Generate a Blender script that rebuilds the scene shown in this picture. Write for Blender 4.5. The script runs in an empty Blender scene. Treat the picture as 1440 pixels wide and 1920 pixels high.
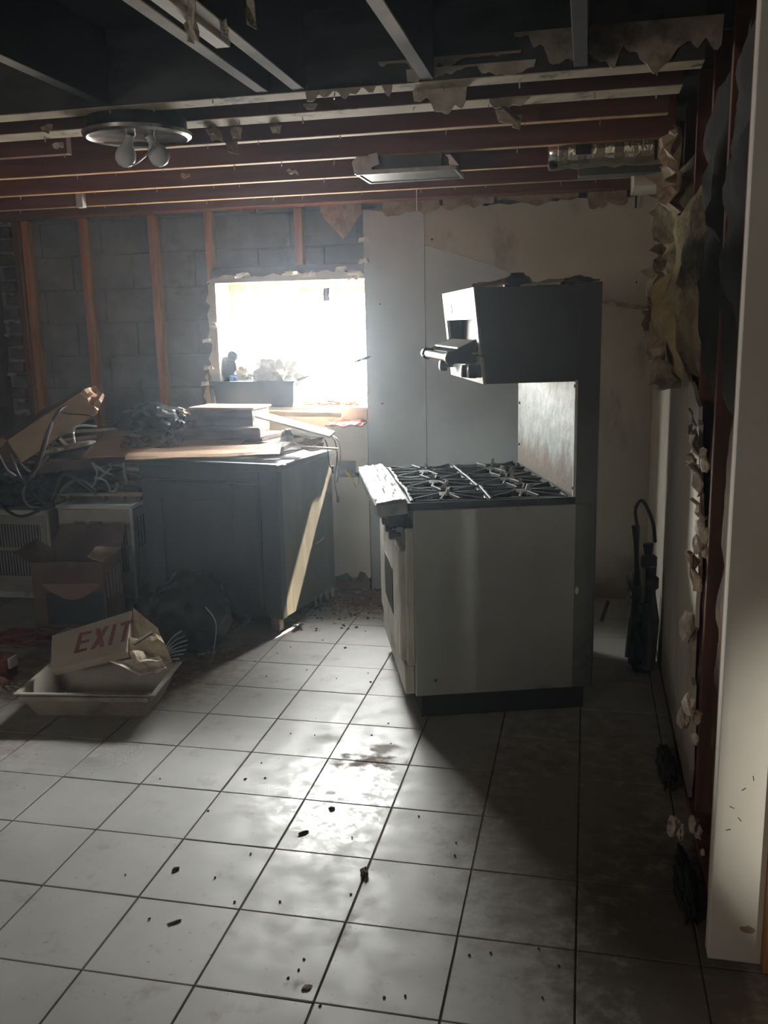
import bpy, bmesh, math, random
from mathutils import Vector, Matrix, Euler, noise
R = math.radians
SC = bpy.context.scene
COL = SC.collection
rnd = random.Random(7)

# ---------------------------------------------------------------- camera
CAM = Vector((1.21277, -1.81646, 1.58083))
PITCH, ROLL, YAW = 0.20173, -0.0216, 0.21901
_Y = Matrix.Rotation(YAW, 3, 'Z')
_r = _Y @ Vector((1, 0, 0)); _f = _Y @ Vector((0, math.cos(PITCH), -math.sin(PITCH))); _u = _Y @ Vector((0, math.sin(PITCH), math.cos(PITCH)))
CR = _r * math.cos(ROLL) + _u * math.sin(ROLL); CU = -_r * math.sin(ROLL) + _u * math.cos(ROLL); CF = _f
cd = bpy.data.cameras.new('camera'); cam = bpy.data.objects.new('camera', cd); COL.objects.link(cam)
m = Matrix((( CR.x, CU.x, -CF.x, CAM.x), (CR.y, CU.y, -CF.y, CAM.y), (CR.z, CU.z, -CF.z, CAM.z), (0, 0, 0, 1)))
cam.matrix_world = m
cd.sensor_fit = 'VERTICAL'; cd.sensor_height = 24.0; cd.lens = 24.0 * 1714 / 1920
cd.clip_start = 0.02
SC.camera = cam

# ---------------------------------------------------------------- sky, lights, exposure
SKY = 255.0
w = bpy.data.worlds.new('sky'); SC.world = w; w.use_nodes = True
wn = w.node_tree; bg = wn.nodes['Background']; bg.inputs[1].default_value = SKY
# hazy white sky: a third at the horizon rising to full at the zenith, sunlit pale ground below
SUN = Vector((.32, 1, 1.46)).normalized()
tc = wn.nodes.new('ShaderNodeTexCoord'); sx_ = wn.nodes.new('ShaderNodeSeparateXYZ'); wn.links.new(tc.outputs['Generated'], sx_.inputs[0])
vr = wn.nodes.new('ShaderNodeValToRGB'); wn.links.new(sx_.outputs[2], vr.inputs[0])
vr.color_ramp.elements[0].position = 0.0; vr.color_ramp.elements[0].color = (.16, .157, .15, 1)
vr.color_ramp.elements[1].position = 1.0; vr.color_ramp.elements[1].color = (1.11, 1.14, 1.12, 1)
wn.links.new(vr.outputs[0], bg.inputs[0])
sun = bpy.data.lights.new('sun', 'SUN'); sun.energy = 150; sun.angle = R(1.0); sun.color = (1.0, .86, .62)
so = bpy.data.objects.new('sun', sun); COL.objects.link(so); so.location = (1, 6, 6)
so.rotation_euler = (-SUN).to_track_quat('-Z', 'Y').to_euler()
def area(name, loc, target, sx, sy, energy, color, portal=False):
    l = bpy.data.lights.new(name, 'AREA'); l.shape = 'RECTANGLE'; l.size = sx; l.size_y = sy; l.energy = energy; l.color = color
    o = bpy.data.objects.new(name, l); COL.objects.link(o); o.location = loc
    o.rotation_euler = (Vector(target) - Vector(loc)).to_track_quat('-Z', 'Y').to_euler()
    if portal: l.cycles.is_portal = True
    return o
area('window_portal', (-0.41, 3.63, 1.475), (-0.41, 0, 1.475), 1.08, 0.76, 1, (1, 1, 1), True)
sl = bpy.data.lights.new('spot_lamp', 'SPOT'); sl.energy = 48; sl.spot_size = R(46); sl.spot_blend = 1.0; sl.shadow_soft_size = .03; sl.color = (1.0, .95, .84)  # added spot without a known source, brightens the lower wall end
so2 = bpy.data.objects.new('spot_lamp', sl); COL.objects.link(so2); so2.location = (2.25, -.95, .45); so2.rotation_euler = (Vector((1.98, .335, .50)) - so2.location).to_track_quat('-Z', 'Y').to_euler()
area('work_lamp', (-1.7, -3.4, 1.5), (-1.3, 2.6, 1.1), 0.7, 0.7, 15, (1.0, 0.90, 0.78))  # added fill light behind the camera, lifts the left side
SC.view_settings.view_transform = 'Standard'; SC.view_settings.look = 'None'
SC.view_settings.exposure = 0.35; SC.view_settings.gamma = 1.0; SC.view_settings.use_curve_mapping = False
SC.cycles.use_denoising = True
SC.cycles.max_bounces = 8; SC.cycles.diffuse_bounces = 6; SC.cycles.glossy_bounces = 4; SC.cycles.volume_bounces = 0
SC.cycles.transparent_max_bounces = 12; SC.cycles.sample_clamp_indirect = 6.0
SC.cycles.caustics_reflective = False; SC.cycles.caustics_refractive = False
HAZE = 0.0125

# ---------------------------------------------------------------- materials
MATS = {}
def new_mat(name):
    mt = bpy.data.materials.new(name); mt.use_nodes = True
    MATS[name] = mt
    nt = mt.node_tree
    return mt, nt, nt.nodes['Principled BSDF']
def N(nt, t, **kw):
    n = nt.nodes.new(t)
    for k, v in kw.items(): setattr(n, k, v)
    return n
def mixcol(nt, fac, a, b):
    n = N(nt, 'ShaderNodeMix', data_type='RGBA')
    for sock, v in ((n.inputs[0], fac), (n.inputs[6], a), (n.inputs[7], b)):
        if hasattr(v, 'is_linked'): nt.links.new(v, sock)
        elif isinstance(v, (int, float)): sock.default_value = v
        else: sock.default_value = (*v, 1)
    return n.outputs[2]
def ramp(nt, fac, a, b):
    n = N(nt, 'ShaderNodeMapRange', interpolation_type='SMOOTHSTEP'); n.clamp = True
    nt.links.new(fac, n.inputs[0]); n.inputs[1].default_value = a; n.inputs[2].default_value = b
    return n.outputs[0]
def math_(nt, op, a, b):
    n = N(nt, 'ShaderNodeMath', operation=op)
    for s, v in ((n.inputs[0], a), (n.inputs[1], b)):
        if hasattr(v, 'is_linked'): nt.links.new(v, s)
        else: s.default_value = v
    return n.outputs[0]
def noise_(nt, vec, scale, detail=4, rough=0.55, stretch=None):
    if stretch:
        mp = N(nt, 'ShaderNodeMapping'); mp.inputs['Scale'].default_value = stretch
        nt.links.new(vec, mp.inputs['Vector']); vec = mp.outputs[0]
    n = N(nt, 'ShaderNodeTexNoise'); n.inputs['Scale'].default_value = scale; n.inputs['Detail'].default_value = detail; n.inputs['Roughness'].default_value = rough
    nt.links.new(vec, n.inputs['Vector'])
    return n.outputs['Fac']
def M(name, c1, c2=None, rough=0.6, metal=0.0, scale=6, lo=0.35, hi=0.65, stretch=None, bump=0.0, bscale=60, world=False, dirt=None, dlo=.5, dhi=.7, dscale=3, coat=0):
    mt, nt, b = new_mat(name)
    if world: vec = N(nt, 'ShaderNodeNewGeometry').outputs['Position']
    else: vec = N(nt, 'ShaderNodeTexCoord').outputs['Object']
    col = None
    if c2: col = mixcol(nt, ramp(nt, noise_(nt, vec, scale, stretch=stretch), lo, hi), c1, c2)
    if dirt: col = mixcol(nt, ramp(nt, noise_(nt, vec, dscale, 6, .65), dlo, dhi), col if col else c1, dirt)
    if col: nt.links.new(col, b.inputs['Base Color'])
    else: b.inputs['Base Color'].default_value = (*c1, 1)
    b.inputs['Roughness'].default_value = rough; b.inputs['Metallic'].default_value = metal
    if coat: b.inputs['Coat Weight'].default_value = coat
    if bump:
        bp = N(nt, 'ShaderNodeBump'); bp.inputs['Strength'].default_value = bump; bp.inputs['Distance'].default_value = 0.01
        nt.links.new(noise_(nt, vec, bscale, 5, stretch=stretch), bp.inputs['Height']); nt.links.new(bp.outputs[0], b.inputs['Normal'])
    return mt
SOOT = (0.010, 0.010, 0.011)
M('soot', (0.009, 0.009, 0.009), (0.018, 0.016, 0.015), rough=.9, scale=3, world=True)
M('concrete', (0.26, 0.275, 0.29), (0.20, 0.21, 0.22), rough=.85, scale=5, world=True, bump=.35, bscale=90, dirt=(.09, .088, .09), dlo=.55, dhi=.8)
M('mortar', (0.26, 0.27, 0.28), (0.19, 0.195, 0.20), rough=.9, scale=12, world=True, bump=.5, bscale=70)
M('mortar_pale', (0.42, 0.39, 0.35), (0.26, 0.24, 0.22), rough=.95, scale=14, world=True, bump=.8, bscale=40)
M('brick_dark', (0.10, 0.085, 0.08), (0.16, 0.13, 0.115), rough=.9, scale=9, world=True, bump=.6, bscale=60)
M('stud', (0.56, 0.26, 0.115), (0.42, 0.18, 0.075), rough=.75, scale=5, stretch=(6, 6, .6), world=True, dirt=(.14, .06, .03), dlo=.6, dhi=.8, dscale=5)
M('stud_pale', (0.62, 0.43, 0.23), (0.45, 0.27, 0.13), rough=.75, scale=5, stretch=(6, 6, .6), world=True)
M('stud_dark', (0.17, 0.062, 0.03), (0.10, 0.04, 0.022), rough=.8, scale=5, stretch=(6, 6, .6), world=True)
M('lumber_header', (0.17, 0.11, 0.10), (0.11, 0.075, 0.07), rough=.8, scale=5, stretch=(.6, 6, 6), world=True)
def joist_mat():
    mt, nt, b = new_mat('joist')
    g = N(nt, 'ShaderNodeNewGeometry').outputs['Position']
    col = mixcol(nt, ramp(nt, noise_(nt, g, 4, stretch=(.5, 5, 6)), .3, .7), (0.26, 0.088, 0.046), (0.17, 0.058, 0.032))
    sep = N(nt, 'ShaderNodeSeparateXYZ'); nt.links.new(g, sep.inputs[0])
    n = noise_(nt, g, 1.6, 5, .6)
    f = math_(nt, 'SUBTRACT', math_(nt, 'ADD', sep.outputs[1], math_(nt, 'MULTIPLY', n, .8)), 0.4)
    f = ramp(nt, f, .5, 2.2)       # thick soot over the joists nearest the fire, thinning toward the outside wall
    nt.links.new(mixcol(nt, f, (.024, .017, .018), col), b.inputs['Base Color']); b.inputs['Roughness'].default_value = .8
joist_mat()
M('joist_edge', (0.62, 0.40, 0.17), (0.42, 0.22, 0.09), rough=.7, scale=7, world=True, stretch=(1.5, 6, 6))
M('edge_pale', (0.56, 0.48, 0.34), (0.40, 0.33, 0.23), rough=.8, scale=7, world=True, dirt=(.08, .07, .06), dlo=.55, dhi=.68, dscale=9)
M('header_grey', (0.07, 0.068, 0.068), (0.035, 0.033, 0.034), rough=.85, scale=3, world=True, stretch=(1, 3, 4), dirt=(.012, .012, .012), dlo=.5, dhi=.75)
def drywall_mat():
    mt, nt, b = new_mat('drywall')
    g = N(nt, 'ShaderNodeNewGeometry').outputs['Position']
    c = mixcol(nt, ramp(nt, noise_(nt, g, 2.2, 5), .3, .7), (0.72, 0.69, 0.59), (0.62, 0.585, 0.49))
    c = mixcol(nt, ramp(nt, noise_(nt, g, 3.1, 6, .6, stretch=(1.2, 1.2, .5)), .56, .78), c, (.34, .27, .17))
    sep = N(nt, 'ShaderNodeSeparateXYZ'); nt.links.new(g, sep.inputs[0])
    h = math_(nt, 'ADD', sep.outputs[2], math_(nt, 'MULTIPLY', noise_(nt, g, 5, 5), .35))
    c = mixcol(nt, ramp(nt, h, .15, .5), (.20, .14, .10), c)      # brown band low on the wall, uneven top edge
    nt.links.new(c, b.inputs['Base Color']); b.inputs['Roughness'].default_value = .7
drywall_mat()
M('drywall_clean', (0.78, 0.76, 0.69), (0.70, 0.67, 0.60), rough=.7, scale=3, world=True, dirt=(.4, .35, .27), dlo=.62, dhi=.8, dscale=5)
M('gypsum', (0.66, 0.62, 0.54), (0.46, 0.40, 0.31), rough=.9, scale=16, world=True, bump=.6, bscale=60)
M('paper_torn', (0.52, 0.42, 0.30), (0.36, 0.25, 0.16), rough=.85, scale=12, world=True, bump=.3)
M('reveal', (0.78, 0.77, 0.72), (0.66, 0.62, 0.53), rough=.6, scale=8, world=True, dirt=(.42, .33, .2), dlo=.6, dhi=.78, dscale=9)
M('window_vinyl', (0.80, 0.74, 0.58), (0.62, 0.50, 0.32), rough=.45, scale=9, world=True)
M('insulation', (0.46, 0.39, 0.23), (0.26, 0.205, 0.12), rough=1, scale=7, world=True, bump=1, bscale=35, dirt=(.05, .042, .035), dlo=.46, dhi=.66, dscale=3)
M('insulation_yellow', (0.62, 0.49, 0.25), (0.42, 0.32, 0.15), rough=1, scale=8, world=True, bump=1, bscale=35)
M('cavity_brown', (0.19, 0.12, 0.07), (0.10, 0.065, 0.045), rough=.9, scale=5, world=True, dirt=(.02, .018, .016), dlo=.45, dhi=.7)
def steel_mat(name, col, rough, stretch, grime_shade=.5):
    mt, nt, b = new_mat(name)
    v = N(nt, 'ShaderNodeNewGeometry').outputs['Position']
    n1 = noise_(nt, v, 30, 4, stretch=stretch); n2 = noise_(nt, v, 2.3, 5)
    nt.links.new(mixcol(nt, ramp(nt, n2, .35, .75), col, tuple(x * grime_shade for x in col)), b.inputs['Base Color'])
    b.inputs['Metallic'].default_value = .8
    nt.links.new(math_(nt, 'ADD', math_(nt, 'MULTIPLY', n1, .18), rough), b.inputs['Roughness'])
    bp = N(nt, 'ShaderNodeBump'); bp.inputs['Strength'].default_value = .12; bp.inputs['Distance'].default_value = .004
    nt.links.new(math_(nt, 'ADD', math_(nt, 'MULTIPLY', n1, .5), n2), bp.inputs['Height']); nt.links.new(bp.outputs[0], b.inputs['Normal'])
steel_mat('steel_sheet', (0.40, 0.43, 0.445), .36, (.6, 1, 12), .8)
steel_mat('steel_range', (0.40, 0.42, 0.41), .46, (1, 1, .3), .75)
M('enamel_grey', (0.44, 0.46, 0.44), (0.37, 0.39, 0.37), rough=.42, metal=.35, scale=2, dirt=(.16, .15, .135), dlo=.6, dhi=.85, dscale=3)
M('enamel_dark', (0.135, 0.145, 0.15), (0.10, 0.105, 0.11), rough=.5, metal=.3, scale=2)
M('enamel_white', (0.72, 0.74, 0.72), (0.58, 0.59, 0.56), rough=.45, scale=9, bump=.25, bscale=40, dirt=(.36, .33, .28), dlo=.6, dhi=.75, dscale=8)
M('aged_white', (0.62, 0.60, 0.53), (0.45, 0.42, 0.35), rough=.55, scale=12, bump=.4, bscale=30, stretch=(1, 1, .3), dirt=(.2, .17, .13), dlo=.58, dhi=.72, dscale=7)
def flue_mat():
    mt, nt, b = new_mat('flue_panel')
    o = N(nt, 'ShaderNodeTexCoord').outputs['Object']
    c = mixcol(nt, ramp(nt, noise_(nt, o, 14, 5), .35, .65), (.66, .72, .72), (.46, .52, .53))
    sep = N(nt, 'ShaderNodeSeparateXYZ'); nt.links.new(o, sep.inputs[0])
    h = math_(nt, 'ADD', sep.outputs[2], math_(nt, 'MULTIPLY', noise_(nt, o, 9, 5, stretch=(1, 1, .35)), .32))
    c = mixcol(nt, ramp(nt, h, 1.12, 1.25), (.29, .255, .21), c)    # burnt-on grease along the bottom
    nt.links.new(c, b.inputs['Base Color']); b.inputs['Roughness'].default_value = .45; b.inputs['Metallic'].default_value = .2
    bp = N(nt, 'ShaderNodeBump'); bp.inputs['Strength'].default_value = .5; bp.inputs['Distance'].default_value = .006
    nt.links.new(noise_(nt, o, 26, 5), bp.inputs['Height']); nt.links.new(bp.outputs[0], b.inputs['Normal'])
flue_mat()
M('foil_crust', (0.80, 0.80, 0.77), (0.60, 0.58, 0.52), rough=.32, metal=.5, scale=20, bump=1, bscale=38)
M('cast_iron', (0.022, 0.022, 0.022), (0.05, 0.046, 0.042), rough=.55, metal=.4, scale=20, bump=.3)
M('pale_deposit', (0.55, 0.52, 0.44), (0.34, 0.31, 0.26), rough=.85, scale=40)
M('black_metal', (0.018, 0.019, 0.02), (0.035, 0.035, 0.036), rough=.45, metal=.5, scale=12)
M('black_plastic', (0.008, 0.009, 0.012), (0.013, 0.014, 0.017), rough=.38, scale=5)
M('tray_plastic', (0.02, 0.03, 0.045), (0.028, 0.04, 0.055), rough=.4, scale=5)
M('chrome', (0.75, 0.76, 0.77), (0.55, 0.56, 0.57), rough=.2, metal=1, scale=12)
M('dull_metal', (0.5, 0.51, 0.52), (0.33, 0.34, 0.35), rough=.4, metal=.8, scale=12)
def cab_mat():
    mt, nt, b = new_mat('cabinet_grey')
    o = N(nt, 'ShaderNodeTexCoord').outputs['Object']
    c = mixcol(nt, ramp(nt, noise_(nt, o, 3, 5, stretch=(1, 1, .4)), .3, .7), (.10, .105, .107), (.072, .076, .08))
    nt.links.new(c, b.inputs['Base Color']); b.inputs['Roughness'].default_value = .42; b.inputs['Metallic'].default_value = .2
cab_mat()
def cab_side():
    mt, nt, b = new_mat('cabinet_side')
    o = N(nt, 'ShaderNodeTexCoord').outputs['Object']
    sep = N(nt, 'ShaderNodeSeparateXYZ'); nt.links.new(o, sep.inputs[0])
    c = mixcol(nt, ramp(nt, noise_(nt, o, 4, 5, stretch=(1, 1, .35)), .3, .7), (.17, .16, .135), (.105, .10, .09))
    nt.links.new(c, b.inputs['Base Color']); b.inputs['Roughness'].default_value = .45
    bp = N(nt, 'ShaderNodeBump'); bp.inputs['Strength'].default_value = .5; bp.inputs['Distance'].default_value = .004      # dented, rippled sheet
    nt.links.new(noise_(nt, o, 16, 4, stretch=(1, 1.2, .13)), bp.inputs['Height']); nt.links.new(bp.outputs[0], b.inputs['Normal'])
cab_side()
M('cardboard', (0.46, 0.30, 0.19), (0.37, 0.235, 0.145), rough=.85, scale=4, dirt=(.15, .09, .055), dlo=.6, dhi=.75, dscale=5)
M('cardboard_pale', (0.52, 0.40, 0.26), (0.43, 0.31, 0.19), rough=.85, scale=4)
M('cardboard_dark', (0.17, 0.11, 0.08), (0.115, 0.078, 0.06), rough=.85, scale=4)
M('print_blue', (0.02, 0.024, 0.04), rough=.7)
M('print_pink', (0.30, 0.19, 0.17), rough=.7)
M('wood_grey', (0.19, 0.15, 0.125), (0.12, 0.095, 0.085), rough=.8, scale=5, stretch=(1, 6, 6))
M('wood_pale', (0.56, 0.45, 0.32), (0.42, 0.32, 0.21), rough=.75, scale=5, stretch=(1, 6, 6))
M('white_paint', (0.84, 0.82, 0.77), (0.72, 0.69, 0.62), rough=.5, scale=7, dirt=(.3, .26, .2), dlo=.62, dhi=.78)
M('appliance_white', (0.56, 0.54, 0.50), (0.46, 0.44, 0.40), rough=.45, scale=4, dirt=(.17, .13, .10), dlo=.5, dhi=.72)
M('appliance_trim', (0.86, 0.88, 0.88), (0.78, 0.80, 0.80), rough=.35, scale=6)
M('appliance_grey', (0.34, 0.33, 0.315), (0.26, 0.25, 0.24), rough=.5, scale=4)
M('tub_plastic', (0.40, 0.37, 0.31), (0.32, 0.29, 0.24), rough=.5, scale=4, dirt=(.16, .11, .07), dlo=.52, dhi=.72)
M('sign_white', (0.56, 0.50, 0.42), (0.47, 0.41, 0.33), rough=.6, scale=6)
M('sign_red', (0.33, 0.12, 0.085), (0.25, 0.11, 0.08), rough=.6, scale=9)
M('paper_cream', (0.62, 0.53, 0.38), (0.50, 0.41, 0.28), rough=.85, scale=7, dirt=(.3, .19, .1), dlo=.58, dhi=.7)
M('paper_white', (0.78, 0.76, 0.72), (0.66, 0.64, 0.6), rough=.85, scale=7, bump=.3)
M('red_plastic', (0.20, 0.018, 0.018), (0.12, 0.014, 0.014), rough=.4, scale=9)
M('pink_fluff', (0.5, 0.25, 0.22), (0.36, 0.15, 0.13), rough=1, scale=18, bump=.6)
M('crumbs_pale', (0.68, 0.63, 0.56), (0.5, 0.45, 0.4), rough=.9, scale=30)
M('cable_black', (0.014, 0.014, 0.016), rough=.4)
M('cable_grey', (0.20, 0.19, 0.18), rough=.5)
M('cable_white', (0.62, 0.62, 0.60), rough=.4)
M('wire_yellow', (0.65, 0.42, 0.05), rough=.5)
M('rod_white', (0.66, 0.68, 0.69), (0.5, 0.52, 0.53), rough=.35, metal=.3, scale=12)
M('foil', (0.72, 0.70, 0.60), (0.52, 0.49, 0.38), rough=.28, metal=.9, scale=18, bump=1, bscale=30)
M('bulb_glass', (0.85, 0.87, 0.9), rough=.3)
M('debris', (0.085, 0.055, 0.04), (0.045, 0.032, 0.026), rough=.95, scale=30)
M('debris_soft', (0.17, 0.125, 0.105), (0.10, 0.07, 0.06), rough=1, scale=30)
M('dirt_brown', (0.20, 0.13, 0.085), (0.12, 0.075, 0.05), rough=.95, scale=12, world=True, bump=.6)
M('pipe_burnt', (0.014, 0.014, 0.014), (0.035, 0.03, 0.028), rough=.7, scale=9, bump=.4)
M('peach_wall', (0.55, 0.40, 0.28), (0.50, 0.36, 0.25), rough=.7, scale=3)
M('blue_cloth', (0.08, 0.17, 0.36), (0.05, 0.11, 0.24), rough=.6, scale=9)
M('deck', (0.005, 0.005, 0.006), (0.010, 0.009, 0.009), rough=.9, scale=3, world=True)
M('grout', (0.13, 0.105, 0.085), (0.07, 0.056, 0.046), rough=.9, scale=18, world=True)
def tile_mat():
    mt, nt, b = new_mat('tile')
    g = N(nt, 'ShaderNodeNewGeometry').outputs['Position']
    c = mixcol(nt, ramp(nt, noise_(nt, g, 2.1, 5), .3, .7), (.41, .41, .388), (.33, .33, .31))
    c = mixcol(nt, math_(nt, 'MULTIPLY', ramp(nt, noise_(nt, g, 7, 6, .65), .54, .74), .75), c, (.25, .21, .17))
    c = mixcol(nt, math_(nt, 'MULTIPLY', ramp(nt, noise_(nt, g, 55, 3), .66, .74), .6), c, (.13, .10, .08))
    fine = noise_(nt, g, 16, 5, .65)
    smear = None
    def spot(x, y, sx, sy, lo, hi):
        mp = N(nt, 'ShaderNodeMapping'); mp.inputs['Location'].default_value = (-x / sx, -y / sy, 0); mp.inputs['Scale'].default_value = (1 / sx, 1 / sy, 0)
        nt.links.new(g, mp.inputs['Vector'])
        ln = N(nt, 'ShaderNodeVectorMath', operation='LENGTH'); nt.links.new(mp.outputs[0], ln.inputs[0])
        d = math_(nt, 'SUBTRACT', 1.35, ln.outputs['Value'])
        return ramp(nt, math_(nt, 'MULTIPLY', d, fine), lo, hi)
    grime_shade = None
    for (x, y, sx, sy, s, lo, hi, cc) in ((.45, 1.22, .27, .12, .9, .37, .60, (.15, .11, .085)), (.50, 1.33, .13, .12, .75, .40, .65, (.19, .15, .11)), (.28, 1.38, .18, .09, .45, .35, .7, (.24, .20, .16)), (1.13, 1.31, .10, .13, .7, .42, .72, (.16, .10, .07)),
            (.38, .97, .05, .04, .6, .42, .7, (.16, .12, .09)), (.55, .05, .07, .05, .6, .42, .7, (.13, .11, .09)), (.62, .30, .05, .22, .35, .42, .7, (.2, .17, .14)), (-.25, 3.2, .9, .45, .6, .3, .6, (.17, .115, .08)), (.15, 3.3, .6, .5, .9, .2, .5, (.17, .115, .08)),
            (-.95, 1.95, .70, .62, .85, .10, .5, (.20, .125, .08)), (1.22, 1.0, .50, 1.15, .7, .12, .55, (.17, .13, .10)), (-1.3, 1.1, .7, .35, .6, .2, .6, (.22, .15, .10)), (1.45, .3, .35, .8, .7, .15, .5, (.09, .075, .065))):  # broad patches paint the brown shadow tint of the floor into the tiles
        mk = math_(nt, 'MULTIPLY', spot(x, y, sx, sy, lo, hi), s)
        c = mixcol(nt, mk, c, cc); grime_shade = mk if grime_shade is None else math_(nt, 'MAXIMUM', grime_shade, mk)
    film = spot(.42, 1.02, .30, .55, .20, .55)                   # dried, shiny spill with wipe marks
    nt.links.new(c, b.inputs['Base Color'])
    rr = math_(nt, 'ADD', math_(nt, 'MULTIPLY', ramp(nt, noise_(nt, g, 11, 5, .6), .3, .7), .16), .44)
    wipe = ramp(nt, noise_(nt, g, 24, 6, .7), .38, .58)
    rr = math_(nt, 'SUBTRACT', rr, math_(nt, 'MULTIPLY', math_(nt, 'MULTIPLY', film, wipe), .24))
    nt.links.new(math_(nt, 'ADD', rr, math_(nt, 'MULTIPLY', grime_shade, .35)), b.inputs['Roughness'])
    nt.links.new(math_(nt, 'SUBTRACT', .5, math_(nt, 'MULTIPLY', grime_shade, .4)), b.inputs['Specular IOR Level'])
    bp = N(nt, 'ShaderNodeBump'); bp.inputs['Distance'].default_value = .006
    nt.links.new(math_(nt, 'ADD', math_(nt, 'MULTIPLY', film, .55), .05), bp.inputs['Strength'])
    nt.links.new(noise_(nt, g, 22, 6, .65, stretch=(1, .7, 1)), bp.inputs['Height']); nt.links.new(bp.outputs[0], b.inputs['Normal'])
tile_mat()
def glass_mat():
    mt, nt, b = new_mat('pane_glass')
    nt.nodes.remove(b)
    out = nt.nodes['Material Output']
    tr = N(nt, 'ShaderNodeBsdfTransparent'); gl = N(nt, 'ShaderNodeBsdfGlossy'); gl.inputs['Roughness'].default_value = .02
    mx = N(nt, 'ShaderNodeMixShader'); mx.inputs[0].default_value = .06; nt.links.new(tr.outputs[0], mx.inputs[1]); nt.links.new(gl.outputs[0], mx.inputs[2])
    nt.links.new(mx.outputs[0], out.inputs['Surface'])
glass_mat()
def haze_mat():
    mt, nt, b = new_mat('haze')
    nt.nodes.remove(b)
    v = N(nt, 'ShaderNodeVolumeScatter'); v.inputs['Color'].default_value = (.72, .87, 1.0, 1); v.inputs['Density'].default_value = HAZE; v.inputs['Anisotropy'].default_value = .83
    nt.links.new(v.outputs[0], nt.nodes['Material Output'].inputs['Volume'])
haze_mat()

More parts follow.
